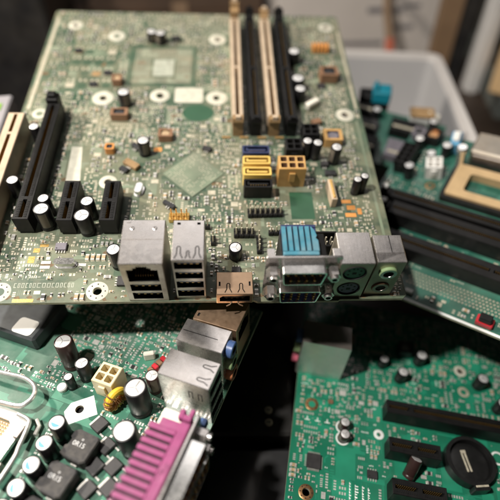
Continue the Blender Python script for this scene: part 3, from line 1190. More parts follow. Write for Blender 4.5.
# slots -----------------------------------------------------------------------------------------
slot(A, 'expansion_slot', 22.6, 37.8, 90, 82, key_at=13)['label'] = 'long black slot with latch'
keep(sa, 18.5, 37, 27, 122)
b = MB()
b.box(-3.4, 0, 0, 3.4, 6.5, 13.5, 'black_plastic', .6)
b.box(-2.4, 1.5, 13.4, 2.4, 5.2, 15.5, 'black_plastic', .6)
b.build('slot_latch', A, (21.6, 119.9, 0))
slot(A, 'expansion_slot', 42.6, 37.0, 90, 25, key_at=12.5)
slot(A, 'expansion_slot', 62.2, 37.0, 90, 25, key_at=12.5)
keep(sa, 38.5, 36.5, 46.6, 62.5)
keep(sa, 58, 36.5, 66.3, 62.5)
slot(A, 'beige_expansion_slot', 5.2, 24, 90, 86, width=8.6, height=12.5, m='beige_slot', key_at=70, ribs=False)
keep(sa, .4, 23.5, 10, 111)
for k, (x, m) in enumerate(((125, 'beige_slot'), (135.2, 'black_plastic'), (145.4, 'beige_slot'), (155.4, 'black_plastic'))):
    o = slot(A, 'memory_slot', x, 112, 90, 100, width=6.6, height=9.5, m=m, key_at=46, ribs=False)
    for y, s in ((112, -1), (212, 1)):
        b = MB()
        lm = 'brown_latch' if m == 'beige_slot' else 'black_plastic'
        prof = [(0, 0), (5.6, 0), (5.6, 9), (7.2, 11.5), (6.6, 13.4), (3.4, 13.6), (2.6, 11.2), (0, 10.4)]
        hgt = 1.0 if s < 0 or k != 0 else 1.35
        b.T = Matrix.Translation((y - 112, 0, 0)) @ Matrix(((s, 0, 0, 0), (0, 0, 1, 0), (0, 1, 0, 0), (0, 0, 0, 1)))
        b.prism([(p, q * hgt) for p, q in prof], -2.9, 2.9, lm)
        b.prism([(3.5, 11.5 * hgt), (6.9, 11.2 * hgt), (6.9, 14.8 * hgt), (4.6, 14.8 * hgt)], -1.4, 1.4, m)
        if s < 0:
            b.box(6.9, -1.3, 4.0, 7.6, 1.3, 9.0, 'ochre_plastic', .2)
        b.build('latch', o)
    keep(sa, x - 3.5, 104, x + 3.5, 220)

# drive and power connectors -----------------------------------------------------------------------
for y, m in ((87.0, 'navy_plastic'), (79.0, 'yellow_plastic'), (71.0, 'yellow_plastic'), (62.6, 'black_plastic')):
    b = MB()
    Lp = [(-5.6, -1.2), (5.6, -1.2), (5.6, .1), (-3.9, .1), (-3.9, 1.6), (-5.6, 1.6)]
    b.face_with_pits(rrect(-7.3, -2.9, 7.3, 2.9, .8, 2), 8.6, [(rrect(-6.3, -1.9, 6.3, 1.9, .5, 2), 6, m)], m)
    b.prism(rrect(-7.3, -2.9, 7.3, 2.9, .8, 2), 0, 8.595, m, [rrect(-6.3, -1.9, 6.3, 1.9, .5, 2)])
    o = b.build('drive_connector', A, (134.2, y, 0))
    c = MB()
    c.box(-5.4, -.65, 2.6, 5.4, .55, 8.2, m, .15)
    c.box(-5.4, .55, 2.6, -4.3, 1.6, 8.2, m, .15)
    for k in range(7):
        c.box(-3.6 + k * 1.27 - .25, -.78, 3, -3.6 + k * 1.27 + .25, -.64, 8.0, 'gold')
    c.build('key_tongue', o)
    keep(sa, 126.5, y - 3.2, 142, y + 3.2)
grid_plug(A, 'power_header', 152.0, 72.6, 0, 3, 2, 'ochre_plastic', 13.5, hm='brown_part')
keep(sa, 144.5, 66, 159.5, 79)
grid_plug(A, 'fan_header', 155.0, 90.4, 0, 2, 2, 'black_plastic', 9.5, 3.9)
keep(sa, 150, 85, 160, 96)
grid_plug(A, 'fan_header', 165.6, 102.2, 0, 2, 2, 'black_plastic', 9.5, 3.9)
keep(sa, 160.5, 97, 171, 108)
b = MB()
b.box(-6.4, -4.4, 0, 6.4, 4.4, 3.0, 'black_plastic', .3)
for q in ((-6.4, -4.4, 6.4, -3.4), (-6.4, 3.4, 6.4, 4.4), (-6.4, -3.4, -5.4, 3.4), (5.4, -3.4, 6.4, 3.4)):
    b.box(q[0], q[1], 3.0, q[2], q[3], 9.0, 'black_plastic', .2)
for i in range(4):
    for j in range(2):
        b.box(-3.81 + i * 2.54 - .32, -1.27 + j * 2.54 - .32, 3, -3.81 + i * 2.54 + .32, -1.27 + j * 2.54 + .32, 8.4, 'pad_tin')
b.build('boxed_header', A, (163.6, 27.4, 0))
keep(sa, 157, 22.5, 170.3, 32)
pin_header(A, 137.5, 49.2, 2, 7, 2)
keep(sa, 128, 46, 147, 52.5)
pin_header(A, 126.5, 36.5, 0, 4, 2)
pin_header(A, 133.5, 29.6, 90, 4, 1)
keep(sa, 121, 33, 132, 40)
keep(sa, 131.5, 24, 135.5, 35)
pin_header(A, 107.5, 40.4, 0, 2, 1)
pin_header(A, 111.5, 32.0, 0, 1, 2)
pin_header(A, 143.5, 36.6, 0, 4, 1, 6.5)
keep(sa, 138, 35, 149, 38.5)
pin_header(A, 94.6, 46.2, 0, 4, 2, 6.5, base='gold')
keep(sa, 89, 43.2, 100.2, 49)

# capacitors -----------------------------------------------------------------------------------------
for x, y, r, h in ((68.2, 19.3, 3.2, 13), (31.4, 49.8, 2.8, 12), (31.8, 42.4, 3.8, 13), (51.8, 48.0, 3.2, 12), (51.4, 39.0, 3.8, 13),
                   (13.0, 62.5, 3.0, 11), (162.2, 90.6, 2.7, 12), (167.2, 89.3, 2.7, 12), (177.4, 86.1, 3.0, 12), (185.6, 63.4, 2.2, 11),
                   (189.4, 65.6, 2.2, 11), (163.2, 177, 3.7, 9), (162.9, 148.5, 4.1, 9), (163.2, 138.5, 3.5, 9), (69.6, 198.5, 3.2, 7.5),
                   (75.6, 196.5, 3.4, 7.5), (59, 132.6, 3.6, 9.5), (73.9, 92, 3.3, 10), (122.0, 23.6, 3.1, 8), (15.4, 101.5, 2.7, 11)):
    capacitor(A, x, y, r, h, 'sleeve_black', random.Random(int(x * 7)).uniform(0, 360))
    keep(sa, x - r, y - r, x + r, y + r)

# flat areas, chips, chokes -----------------------------------------------------------------------------
def patch(par, pts, z, m, name):
    b = MB()
    b.prism(pts, 0, z, m)
    return b.build(name, par, smooth=False)


patch(A, rrect(87.4, 135.4, 104.6, 149.4, 1.5, 3), .06, 'silk_white', 'white_pad')
keep(sa, 87, 135, 105, 150)
patch(A, disc(102, 126.2, 9.2, 30, 7.4), .03, 'green_patch', 'bare_mask')
keep(sa, 93.5, 118.8, 110.5, 133.6)
patch(A, rect(151, 46, 163, 64), .03, 'green_patch', 'bare_mask')
keep(sa, 150.6, 45.6, 163.4, 64.4)
# empty ball-grid area of the processor
b = MB()
for q in (rect(57, 151, 99.5, 153), rect(57, 190.5, 99.5, 192.5), rect(57, 153, 59, 190.5), rect(97.5, 153, 99.5, 190.5)):
    b.prism(q, 0, .03, 'pcb_dark')
b.prism(rect(72.5, 161, 85.5, 178), 0, .05, 'silk_dim')
b.build('processor_outline', A, smooth=False)
b = MB()
for i in range(27):
    for j in range(27):
        x, y = 61 + i * 1.33, 154.5 + j * 1.33
        if 71 < x < 87 and 159.5 < y < 179.5:
            continue
        b.lathe([(.42, .02), (0, .05)], 'pad_tin', 6, x, y)
stuff(b.build('ball_pads', A, smooth=False, weld=False))
keep(sa, 56.5, 150.5, 100, 193)
# chipset without its cooler, turned 45 degrees
P = rotp(rect(-11.4, -11.4, 11.4, 11.4), 45, 100.6, 76.8)
patch(A, P, .35, 'trace_pale', 'chipset_carrier')
b = MB()
for i in range(19):
    for j in range(19):
        if 6 < i < 12 and 6 < j < 12:
            continue
        u, v = -10 + i * 1.11, -10 + j * 1.11
        if random.Random(i * 31 + j).random() < .4:
            (x, y), = rotp([(u, v)], 45, 100.6, 76.8)
            b.lathe([(.3, .36), (0, .43)], 'pad_tin', 6, x, y)
stuff(b.build('ball_pads', A, smooth=False, weld=False))
patch(A, rotp(rect(-4, -4, 4, 4), 45, 100.6, 76.8), .42, 'trace_pale', 'chipset_die_area')
for i in range(-17, 18):
    w = 17 - abs(i)
    sa.block(100.6 - w, 76.8 + i - .5, 100.6 + w, 76.8 + i + .5)
# pale printed strip beside the long slot
patch(A, [(34.6, 69), (42.2, 69), (39.2, 97), (33.6, 97)], .05, 'silk_white', 'printed_strip')
keep(sa, 33, 68, 43, 98)
chip(A, 40.2, 29.2, 0, 5.2, 4, 1.6, 'mauve_chip', 4)
keep(sa, 37, 26, 43.5, 32.5)
crystal(A, 43.8, 19.6, 0, 10.5)
keep(sa, 38, 16.8, 49.5, 22.4)
for x, y in ((34.6, 21.0), (34.6, 18.4), (50.8, 19.6)):
    patch(A, rect(x - 2.2, y - .8, x + 2.2, y + .8), .12, 'solder', 'crystal_land')
    keep(sa, x - 2.2, y - .8, x + 2.2, y + .8, 0)
for x, y, w, d in ((29, 27.8, 3, 2.4), (27.6, 22.6, 3, 3.6), (32, 30.6, 4, 1.6)):
    patch(A, rect(x - w / 2, y - d / 2, x + w / 2, y + d / 2), .08, 'gold', 'gold_land')
    keep(sa, x - w / 2, y - d / 2, x + w / 2, y + d / 2, 0)
chip(A, 122.2, 15.6, 0, 4.2, 3.2, 1.3, 'grey_chip', 3)
keep(sa, 118, 13, 126, 18.2)
chip(A, 70.4, 10.2, 90, 5, 3.9, 1.5, 'grey_chip', 4)
keep(sa, 66.8, 6.5, 74, 13.2)
coil_block(A, 178.8, 102.4, 0, 10.5, 9.2, 5.5, 'ochre_plastic', 'mauve_chip')
keep(sa, 173, 97.5, 184.6, 107.5)
coil_block(A, 184.1, 160.5, 0, 11.5, 9.5, 6, 'brown_part', 'chip_body_black')
keep(sa, 178, 155, 190, 166)
coil_block(A, 57.0, 121.6, 0, 10, 6.4, 4.5, 'brown_part', 'chip_body_black')
keep(sa, 52, 118, 62, 126)
coil_block(A, 84.5, 104.2, 0, 8, 6.5, 4.5, 'brown_part', 'chip_body_tan')
keep(sa, 80, 100.5, 89, 108)
coil_block(A, 55.0, 93.5, 0, 5, 4.6, 4, 'orange_part', 'chip_body_black')
keep(sa, 52, 91, 58, 96.5)
coil_block(A, 52.0, 153, 0, 6, 6.4, 4.5, 'brown_part', 'chip_body_tan')
keep(sa, 48.5, 149.5, 55.4, 156.6)
b = MB()
for k in range(5):
    b.tube([(-5.4 + k * 2.4, -2.6, .6), (-5.4 + k * 2.4, -2.4, 3.8), (-5.0 + k * 2.4, 2.4, 3.8), (-5.0 + k * 2.4, 2.6, .6)], .95, 'orange_part', 8)
b.build('coil', A, (183, 190.7, 0))
keep(sa, 176, 187, 190, 194.5)
b = MB()
b.box(-1.5, -7, 0, 1.5, 7, 6.5, 'beige_slot', .3)
b.box(-.5, -6, 6.4, .5, 6, 7.2, 'gold', .1)
b.build('ribbon_socket', A, (172.6, 60.6, 0), 3)
keep(sa, 170, 53, 175.5, 68.5)
b = MB()
b.box(-4.8, -1.9, .2, 4.8, 1.9, 4.5, 'cream_white', .6)
b.build('film_capacitor', A, (170.6, 132.6, 0), 38)
keep(sa, 165.5, 128.5, 175.5, 137)
for x, y, w, d in ((180.5, 57.5, 5, 2.4), (182.4, 53.4, 4.4, 3), (181.6, 48.6, 5.6, 2.6), (186.5, 51, 2.2, 4), (80.6, 95.2, 4.4, 3.2)):
    patch(A, rect(x - w / 2, y - d / 2, x + w / 2, y + d / 2), .1, 'orange_part', 'varnished_land')
    keep(sa, x - w / 2, y - d / 2, x + w / 2, y + d / 2, .2)
for x, y, rz, w, d, h, m in ((67.6, 82.6, -35, 9, 4, 2.4, 'brown_latch'), (107.7, 95, -20, 5, 3, 2, 'grey_chip'), (77, 200, 0, 4, 3, 2, 'brown_part'),
                             (85.5, 199.5, 10, 6, 3, 3, 'chip_body_black'), (69, 95.5, -40, 5.5, 2.6, 3, 'chip_body_black'), (64, 79, -35, 5, 3, 2, 'chip_body_black'),
                             (89.2, 54.6, -35, 7, 2.2, 2.2, 'chip_body_black'), (171.5, 117.5, 20, 6, 4, 2.5, 'brown_part'), (172, 83, 0, 4, 3, 2.5, 'grey_chip'),
                             (174.5, 76.5, 0, 6, 3.4, 2.2, 'chip_body_black'), (178.6, 152, 0, 5, 4, 1.6, 'grey_chip'), (176, 27.5, 0, 6, 4, 1.2, 'mauve_chip')):
    chip(A, x, y, rz, w, d, h, m, 2)
    keep(sa, x - w * .6, y - w * .5, x + w * .6, y + w * .5)
crystal(A, 73.2, 64.4, 80, 8)
keep(sa, 70, 59, 76.5, 70)
# rows of empty transistor lands at the far left
b = MB()
for j in range(4):
    for i in range(4):
        x, y = 20.5 + i * 7.2, 148.5 + j * 11.5
        b.box(x, y, 0, x + 5.2, y + 4.6, .06, ('pad_tin', 'brown_latch', 'pcb_dark', 'trace_pale')[(i * 2 + j * 3 + i * j) % 4])
        b.box(x + .4, y + 6, 0, x + 1.6, y + 8.2, .06, 'pad_tin')
        b.box(x + 3.4, y + 6, 0, x + 4.6, y + 8.2, .06, 'pad_tin')
        if (i * 3 + j * 2) % 5 == 1:
            b.box(x + .4, y + .5, .06, x + 4.8, y + 4, 1.6, 'chip_body_black')
stuff(b.build('transistor_lands', A, smooth=False, weld=False))
keep(sa, 20, 147, 49, 193)
patch(A, rect(2.0, 128, 4.2, 226), .05, 'pad_tin', 'ground_strip')
keep(sa, .2, 127, 5, 227)
patch(A, rect(195.6, 20, 197.0, 120), .05, 'trace_pale', 'ground_strip')
keep(sa, 194, 19, 198, 121)
patch(A, rect(197, 131, 198.6, 214), .05, 'pad_tin', 'ground_strip')
keep(sa, 195, 130, 199, 215)
for x0, x1 in ((24, 33), (4, 12)):
    patch(A, rect(x0, .35, x1, 2.0), .06, 'gold', 'gold_land')
keep(sa, 0, 0, 35, 2.4)
# printed code on the front edge: illegible rows of blocks
b = MB()
rg = random.Random(4)
x = 23.0
for k in range(15):
    w = rg.uniform(.9, 1.7)
    b.box(x, 7.7, 0, x + w, 8.0, .02, 'silk_dim')
    b.box(x, 9.8, 0, x + w, 10.1, .02, 'silk_dim')
    b.box(x, 8.0, 0, x + .3, 9.8, .02, 'silk_dim')
    if k % 3:
        b.box(x + w - .3, 8.0, 0, x + w, 9.8, .02, 'silk_dim')
    x += w + .6
stuff(b.build('silkscreen_code', A, smooth=False, weld=False))
keep(sa, 22.5, 7, 52, 10.8)
# grime: brown blotches, thick along the front edge
b = MB()
rg = random.Random(77)
for k in range(70):
    if k < 42:
        x, y, q = 3 + k * 4.65 + rg.uniform(-.6, .6), rg.uniform(1.3, 3.2), rg.uniform(.7, 1.9)
    else:
        x, y, q = 10 + (k - 42) % 7 * 27 + rg.uniform(-4, 4), 24 + (k - 42) // 7 * 48 + rg.uniform(-8, 8), rg.uniform(1.5, 4.5)
    pts = [(x + q * rg.uniform(.5, 1.15) * math.cos(R(a)), max(.3, y + .75 * q * rg.uniform(.5, 1.15) * math.sin(R(a)))) for a in range(0, 360, 24)]
    b.prism(pts, 0, .0072 + .0002 * (k % 2), 'grime', bottom=False)
stuff(b.build('grime', A, smooth=False, weld=False))
BL = [(random.Random(k).uniform(0, 200), random.Random(k + 99).uniform(0, 234), random.Random(k + 777).uniform(7, 20)) for k in range(34)]
sa.fill(A, 'trace_pale', 'silk_white', 1500, 1500, 700, 800, 1500, silk_runs=200, pours=900, dark_m='pcb_dark',
        dens=lambda x, y: .10 + max(math.exp(-((x - u) ** 2 + (y - v) ** 2) / (q * q)) for u, v, q in BL))

# ------------------------------------------------------------------ board with the pink parallel port, lower left
B = thing('motherboard', 'mint green motherboard with a pink parallel port and round capacitors at lower left', 'motherboard',
          (-16.4, 97.1, 42.0), (0, 0, -20), GROUP)
B_HOLES = [(-57.6, -14.0, 1.9, 0), (-30, 52, 2, 4)]
board(B, [(.4, 66), (-150, 66), (-150, -90), (.4, -90)], [disc(x, y, r, 20) for x, y, r, q in B_HOLES], 'pcb_mint')
sb = Surface(-150, -90, .4, 66, 11)
b = MB()
b.prism(rotp([(-6.6, -4.9), (6.8, -4.9), (6.8, 4.9), (-3.2, 4.9), (-6.6, 1.8)], 42, -57.2, -14.2), 0, .06, 'silk_bright', [disc(-57.6, -14.0, 1.9, 20)])
b.build('mounting_pad', B, smooth=False)
keep(sb, -66, -23, -49, -5.5)

RX = Matrix.Rotation(R(90), 4, 'Z')          # canonical front (-y) turned to face +x
b = shell(12.8, 22.6, 28, [(rect(-5.7, z - 2.6, 5.7, z + 2.6), 8, 'cavity') for z in (22.6, 14.2, 5.8)],
          clip_slits(-3.1, 1.0, 5.4, 3.0) + clip_slits(3.1, 1.0, 5.4, 3.0), 'steel')
for z in (22.6, 14.2, 5.8):
    b.box(-5.4, -.02, z + 2.61, 5.4, .5, z + 3.0, 'shiny_tin')
u = b.build('usb_port_stack', B, (.2, 6.3, 0), 90)
for z in (22.6, 14.2, 5.8):
    port_tongue(u, 9.6, 7, z + .9, 'cream_white')
c = MB()
for k, xx in enumerate((4.2, 8.4)):
    for s in (-1, 1):
        c.box(-6.5, xx + s * .8 - .15, 17, -6.39, xx + s * .8 + .15, 22, 'cavity')
    c.box(-6.5, xx - .64, 21.7, -6.39, xx + .64, 22, 'cavity')
c.build('side_slit', u)
keep(sb, -23, -.5, 0, 13)
b = shell(12.2, 21.4, 27.5, [], [(rect(-.4, 4.2, -.05, 20.4), .5, 'cavity')], 'steel')
u = b.build('audio_port_stack', B, (-1.6, 23.7, 0), 90)
for z, m in ((23.0, 'jack_blue'), (14.0, 'jack_green'), (5.2, 'jack_orange')):
    round_jack(u, 0, -.0, z, 3.9, 3.2, m)
keep(sb, -24, 17, 0, 30.5)
b = shell(17.0, 21.5, 24, [([(x, z * .78) for x, z in rj], 12, 'cavity')], [(rect(-6.5, 19.2, -4.6, 20.2), .6, 'cavity')], 'steel_copper')  # brown reflection on this can is put into its copper tint
b.build('network_port', B, (-.8, 41.4, 0), 90)
keep(sb, -23, 32, 0, 50.5)

# pink parallel port over a video port
MG = MB()
MG.box(-4.9, -65, 15, -.9, -11.5, 26, 'magenta_plastic', .4)
MG.box(-15.4, -65, 13.5, -4.9, -18.1, 24.7, 'cavity', .1)
port = MG.build('parallel_port', B)
y = -12.2
k = 0
while y > -64:
    MGf = CACHE.setdefault('fin', None)
    if MGf is None:
        f = MB()
        f.box(-15.9, -1.85, 23.6, -4.85, 0, 26.0, 'magenta_plastic', .12)
        CACHE['fin'] = f.mesh('fin')
    place('fin', CACHE['fin'], port, (0, y - 6.2, 0))
    y -= 2.9
    if y - 6.2 < -64:
        break
b = MB()
b.box(-15.9, -18.35, 16, -4.85, -17.6, 25.2, 'magenta_plastic', .2)
b.box(-6.2, -14.4, 26, -.9, -12.2, 28.4, 'magenta_plastic', .3)
b.box(-6.2, -14.4, 25, -4.2, -10.6, 28.6, 'magenta_plastic', .3)
b.box(-2.6, -12.2, 26, -.9, -9.4, 28.2, 'magenta_plastic', .3)
b.box(-12.6, -18.2, 24.6, -4.6, -14.8, 25.4, 'magenta_plastic', .2)
b.build('clip', port)
me = text_mesh('CMK-C', 2.2, 'magenta_ink')
o = place('moulded_code', me, port, (-3.0, -33.5, 26.02), 68)
T = RX
b = MB()
b.T = RX @ FRONT
b.prism(rrect(-66, 1, -9.5, 26.6, .8, 3), 0.0, .8, 'steel', [[(x - 38, z + 19.2) for x, z in dsub_poly(39, 8.8)]])
fl = b.build('port_flange', port)
dsub(port, -38, 19.2, -.8, 40.4, 9.8, 6.0, 'magenta_plastic', 13, 2, T=RX)
hex_nut(port, -13.6, 19.2, -.7, T=RX, r=2.7, ln=6.0)
dsub(port, -26, 6.6, -.8, 18, 9.6, 6.0, 'vga_blue', 5, 3, T=RX)
hex_nut(port, -13.6, 6.6, -.7, T=RX, r=2.7, ln=6.0)
b = MB()
b.box(-.8, -9.4, 14, 2.2, -6.4, 17.6, 'jack_blue', .4)
b.build('blue_stub', port)
b = MB()
b.box(-16.5, -16.8, 0, -5.5, -7.4, 17.5, 'cream_white', .5)
b.build('port_insulator', port)
keep(sb, -16.5, -66, .4, -6.5)

for x, y, r, h, m in ((-73.8, 4.6, 4.2, 18, 'sleeve_brown'), (-63.4, 1.0, 3.2, 12, 'sleeve_black'), (-66.9, -5.7, 2.1, 9, 'sleeve_black'),
                      (-31.8, -4.5, 4.9, 18, 'sleeve_black'), (-25.9, -21.6, 4.7, 18, 'sleeve_black'), (-30.6, 6.3, 3.1, 12, 'sleeve_brown'),
                      (-56.5, -26.6, 3.6, 12, 'sleeve_black'), (-55.9, -35.4, 3.6, 12, 'sleeve_black'), (-55.8, -43.9, 3.6, 12, 'sleeve_black'),
                      (-55.4, -52.4, 3.6, 12, 'sleeve_black'), (-56.2, -60.8, 3.6, 12, 'sleeve_black')):
    capacitor(B, x, y, r, h, m, {-31.8: 115, -25.9: 150}.get(x, -40 + y * 2 if r == 3.6 else 40 + x * 3), poly=(r == 3.6))
    keep(sb, x - r, y - r, x + r, y + r)
b = MB()
b.lathe([(2.2, 0), (2.3, 1.6), (1.9, 2.2), (0, 2.2)], 'white_plastic', 20)
b.build('marker_button', B, (-70.6, -8.0, 0))
keep(sb, -73, -10.4, -68, -5.6)
grid_plug(B, 'power_header', -49.6, .2, 0, 2, 2, 'cream_plastic', 12, 4.3, 1.2, 3.4)
keep(sb, -56, -6, -43, 7)
# toroid choke on edge
b = MB()
ring_ = [(4.0 * math.cos(R(a)), 0, 5.6 + 4.0 * math.sin(R(a))) for a in range(0, 360, 18)]
b.tube(ring_, 1.7, 'yellow_core', 10, True)
tor = b.build('toroid_choke', B, (-42.6, -6.2, 0), 72)
c = MB()
for k in range(11):
    a = R(120 + k * 24)
    cxx, czz = 4.0 * math.cos(a), 5.6 + 4.0 * math.sin(a)
    pts = []
    for q in range(0, 360, 45):
        rr = 2.05 * math.cos(R(q))
        pts.append((cxx + rr * math.cos(a), 2.05 * math.sin(R(q)), czz + rr * math.sin(a)))
    c.tube(pts, .42, 'copper', 6, True)
c.build('winding', tor)
keep(sb, -47, -9.5, -37.5, -1.5)
for x, y in ((-44.8, -29.8), (-46.0, -43.9), (-46.4, -58)):
    b = MB()
    ch = [(-5.9, -5.2), (-3.2, -5.9), (4.2, -5.9), (5.9, -4.6), (5.9, 5.0), (5.0, 5.9), (-4.2, 5.9), (-5.9, 4.6), (-5.9, 2.0), (-5.0, 1.4), (-5.0, -1.4), (-5.9, -2.0)]
    b.prism(ch, .8, 6.4, 'inductor_grey')
    b.prism([(px * .95, py * .95) for px, py in ch], 6.4, 6.9, 'inductor_grey')
    for s in (-1, 1):
        b.box(-1.5, min(s * 5.4, s * 6.4), 0, 1.5, max(s * 5.4, s * 6.4), 1.6, 'solder', .2)
    o = b.build('inductor', B, (x, y, 0), -4)
    place('print', text_mesh('0R15', 2.7, 'ink_white'), o, (-.6, .2, 6.92), 2)
    place('print', text_mesh('o', 1.8, 'ink_white'), o, (-.2, 2.6, 6.92), 2)
    keep(sb, x - 6.6, y - 6.8, x + 6.6, y + 6.8)
for x, y, rz in ((-44.6, -17.6, 70), (-36.8, -24.6, 70), (-36.5, -33.5, 70), (-29.6, -31, 70), (-34.5, -42, 70), (-27, -38.6, 70), (-34.2, -51, 70), (-24.4, -47, 70)):
    mosfet(B, x, y, rz)
    keep(sb, x - 5, y - 3.6, x + 5, y + 3.6)
b = MB()
for k in range(4):
    b.box(-5.4 + k * 2.6, -1.6, 0, -3.2 + k * 2.6, 1.6, 6.5, 'red_plastic' if k % 2 else 'brown_part', .3)
b.build('jumper_row', B, (-33.5, 15.5, 0), 70)
keep(sb, -37, 9.5, -30, 22)
b = MB()
b.box(-2.6, -1.2, 0, 2.6, 1.2, 5, 'cream_white', .5)
b.build('film_capacitor', B, (-41, 20, 0), 30)
keep(sb, -44.5, 17, -38, 23)
# processor socket: load plate, window with contacts, levers
b = MB()
b.prism(rrect(-122, -72, -72.6, -25.6, 3, 4), 2.4, 4.4, 'frame_steel', [rrect(-115, -66, -78.6, -30, 2.5, 4)])
b.prism(rrect(-119, -70, -75, -28, 2, 3), 0, 2.35, 'white_plastic', [rrect(-115.5, -66.5, -78, -29.5, 2.5, 4)])
sock = b.build('processor_socket', B)
b = MB()
b.prism(rrect(-115, -66, -78.4, -30, 2, 3), .05, 1.2, 'socket_tan')
b.build('contact_bed', sock)
b = MB()
for i in range(26):
    for j in range(26):
        x, y = -113.5 + i * 1.35, -64.5 + j * 1.33
        b.box(x, y, 1.2, x + .8, y + .35, 1.9, 'socket_pins')
stuff(b.build('contact_pins', sock, smooth=False, weld=False))
b = MB()
lev = [(-112, -14.4, 8.0), (-97.5, -13.8, 8), (-87, -12.6, 8), (-81, -13.3, 8.2), (-77.2, -15.4, 8.2), (-75.6, -18.6, 8.2), (-76.2, -21.8, 8), (-78.8, -24.2, 7.6), (-88, -25.3, 7), (-104, -26.0, 6)]
b.tube(smooth_path(lev), 1.05, 'frame_steel', 10)
b.build('lever', sock)
b = MB()
b.tube(smooth_path([(-78, -26.8, 5.6), (-72.6, -27.4, 5.6), (-70.6, -29.4, 5.6), (-68.4, -38, 5.4), (-67.0, -45, 5.2), (-66.4, -72, 5.0)]), 1.0, 'frame_steel', 10)
b.build('lever', sock)
b = MB()
b.box(-73.4, -36, 0, -70.8, -30.5, 6.5, 'steel_dark', .4)
b.box(-72.0, -52, 0, -69.6, -46, 6.5, 'steel_dark', .4)
b.build('lever_hook', sock)
b = MB()
b.tube([(-71, -25.0, 2.0), (-68.2, -27, 2.0), (-67.4, -31, 2)], .9, 'solder', 8)
b.build('hinge_pin', sock)
keep(sb, -125, -75, -65.5, -11)
# low grey cooler block at the back left with a shiny sticker
b = MB()
b.box(-135, 5, 0, -94, 31, 9, 'heatsink_grey', 1.2)
hs = b.build('chipset_cooler', B)
c = MB()
c.prism(rrect(-108, 6, -97, 15, 2, 4), 9.01, 9.3, 'white_plastic')
c.build('sticker', hs)
keep(sb, -131, -2, -86, 31)
sb.fill(B, 'trace_mint', 'silk_bright', 1100, 500, 500, 420, 700, silk_runs=200, pours=300, big=1.1, pad_m='solder',
        dens=lambda x, y: 1.0 if (-84 < x and -66 < y < 34) else .12)

# ------------------------------------------------------------------ deep green board, lower right
C = thing('motherboard', 'deep green motherboard with black slots and coin cell holder at lower right', 'motherboard',
          (25.5, 137, -1.9), (.4, 4.6, -9.4), GROUP)
C_HOLES = [(9.4, -5.4, 1.9, 3.7), (9.9, -51.2, 1.9, 3.7), (45.6, -15.4, 1.1, 2.7), (95, 33.6, 1.8, 3.6)]
board(C, [(0, 70), (0, -72), (165, -72), (165, 70)], [disc(x, y, r, 20) for x, y, r, q in C_HOLES], 'pcb_green')
sc_ = Surface(0, -72, 165, 70, 23)
for (x, y, r, q), m in zip(C_HOLES, ('copper', 'copper', 'silk_bright', 'silk_white')):
    ring(C, x, y, r, q, m, dots=8 if m == 'copper' else 0)
    keep(sc_, x - q, y - q, x + q, y + q)
b = shell(14.4, 25.6, 31, [], [], 'steel_mirror', 'steel_dark')  # top in darker steel: its shade is put into the colour
st = b.build('audio_port_stack', C, (-1.6, 19.6, 0), -90)
for z, m in ((25.6, 'jack_blue'), (16, 'jack_green'), (6.5, 'jack_pink')):
    round_jack(st, 0, 0, z, 3.9, 3.6, m)
c = MB()
c.box(-6.9, -.4, .4, 6.9, -.02, 30.4, 'steel_dark', .1)
c.build('face_plate', st)
keep(sc_, 0, 12, 24.5, 27.5)
slot(C, 'expansion_slot', 47.4, -3.9, 0, 89, key_at=13)
keep(sc_, 47, -8, 137, 0)
slot(C, 'expansion_slot', 47.9, -24.3, 0, 25.5, key_at=13)
keep(sc_, 47.5, -28.4, 74, -20.2)
slot(C, 'expansion_slot', 48.5, -44.4, 0, 25.5, key_at=13)
keep(sc_, 48, -48.5, 74.5, -40.4)
slot(C, 'expansion_slot', 49, -64.6, 0, 84, key_at=13, m='black_plastic')
keep(sc_, 48, -69, 134, -60.4)
# coin cell holder
b = MB()
outl = disc(0, 0, 12.4, 40)
b.prism(outl, 0, 1.4, 'black_clean')
b.prism(outl, 1.4, 5.6, 'black_clean', [disc(0, 0, 10.6, 40)])
b.prism(rrect(-4, -14.6, 4, -11.9, .8, 3), 0, 6.4, 'black_clean')
bh_ = b.build('coin_cell_holder', C, (90.4, -22.3, 0), 14)
c = MB()
c.lathe([(10.3, 1.42), (10.3, 1.9), (9.6, 2.2), (0, 2.2)], 'black_clean', 40)
c.build('holder_floor', bh_)
c = MB()
c.box(-2.4, -4.6, 2.3, -1.5, 5.4, 3.1, 'pad_tin', .2)
c.box(-.7, -4.6, 2.3, .2, 5.4, 3.1, 'pad_tin', .2)
c.box(-2.4, 4.4, 2.4, .2, 6.2, 3.4, 'pad_tin', .2)
c.build('contact_spring', bh_)
c = MB()
c.box(-3.2, -13.2, 6.4, 3.2, -12.2, 7.0, 'pad_tin', .15)
c.build('clip', bh_)
keep(sc_, 77.5, -37, 103.5, -9.5)
b = MB()
b.lathe([(0, 0), (2.9, 0.02), (3.0, .5), (3.0, 1.3), (2.75, 1.7), (3.0, 2.1), (3.0, 9.8), (2.7, 10.2), (2.5, 10.2)], 'sleeve_brown', 24)
t_ = MB()
t_.lathe([(2.55, 9.9), (2.55, 10.25), (0, 10.3)], 'alu_top', 24)
o = b.build('capacitor', C, (58.8, -35.4, 2.2))
o.rotation_euler = (R(-38), R(18), 0)
t_.build('can_top', o)
keep(sc_, 55, -38.5, 64, -29.5)
for x, y in ((26.4, -15.2), (26.6, -21.4)):
    capacitor(C, x, y, 2.7, 6.4, 'sleeve_brown', 200)
    keep(sc_, x - 3, y - 3, x + 3, y + 3)
    b = MB()
    b.prism(disc(x, y, 3.6, 24), 0, .03, 'silk_bright', [disc(x, y, 2.75, 24)])
    b.build('printed_ring', C, smooth=False)
chip(C, 12.4, -36.2, 0, 7.2, 7.2, 1.4, 'grey_chip', 12, 4, pitch=.5)
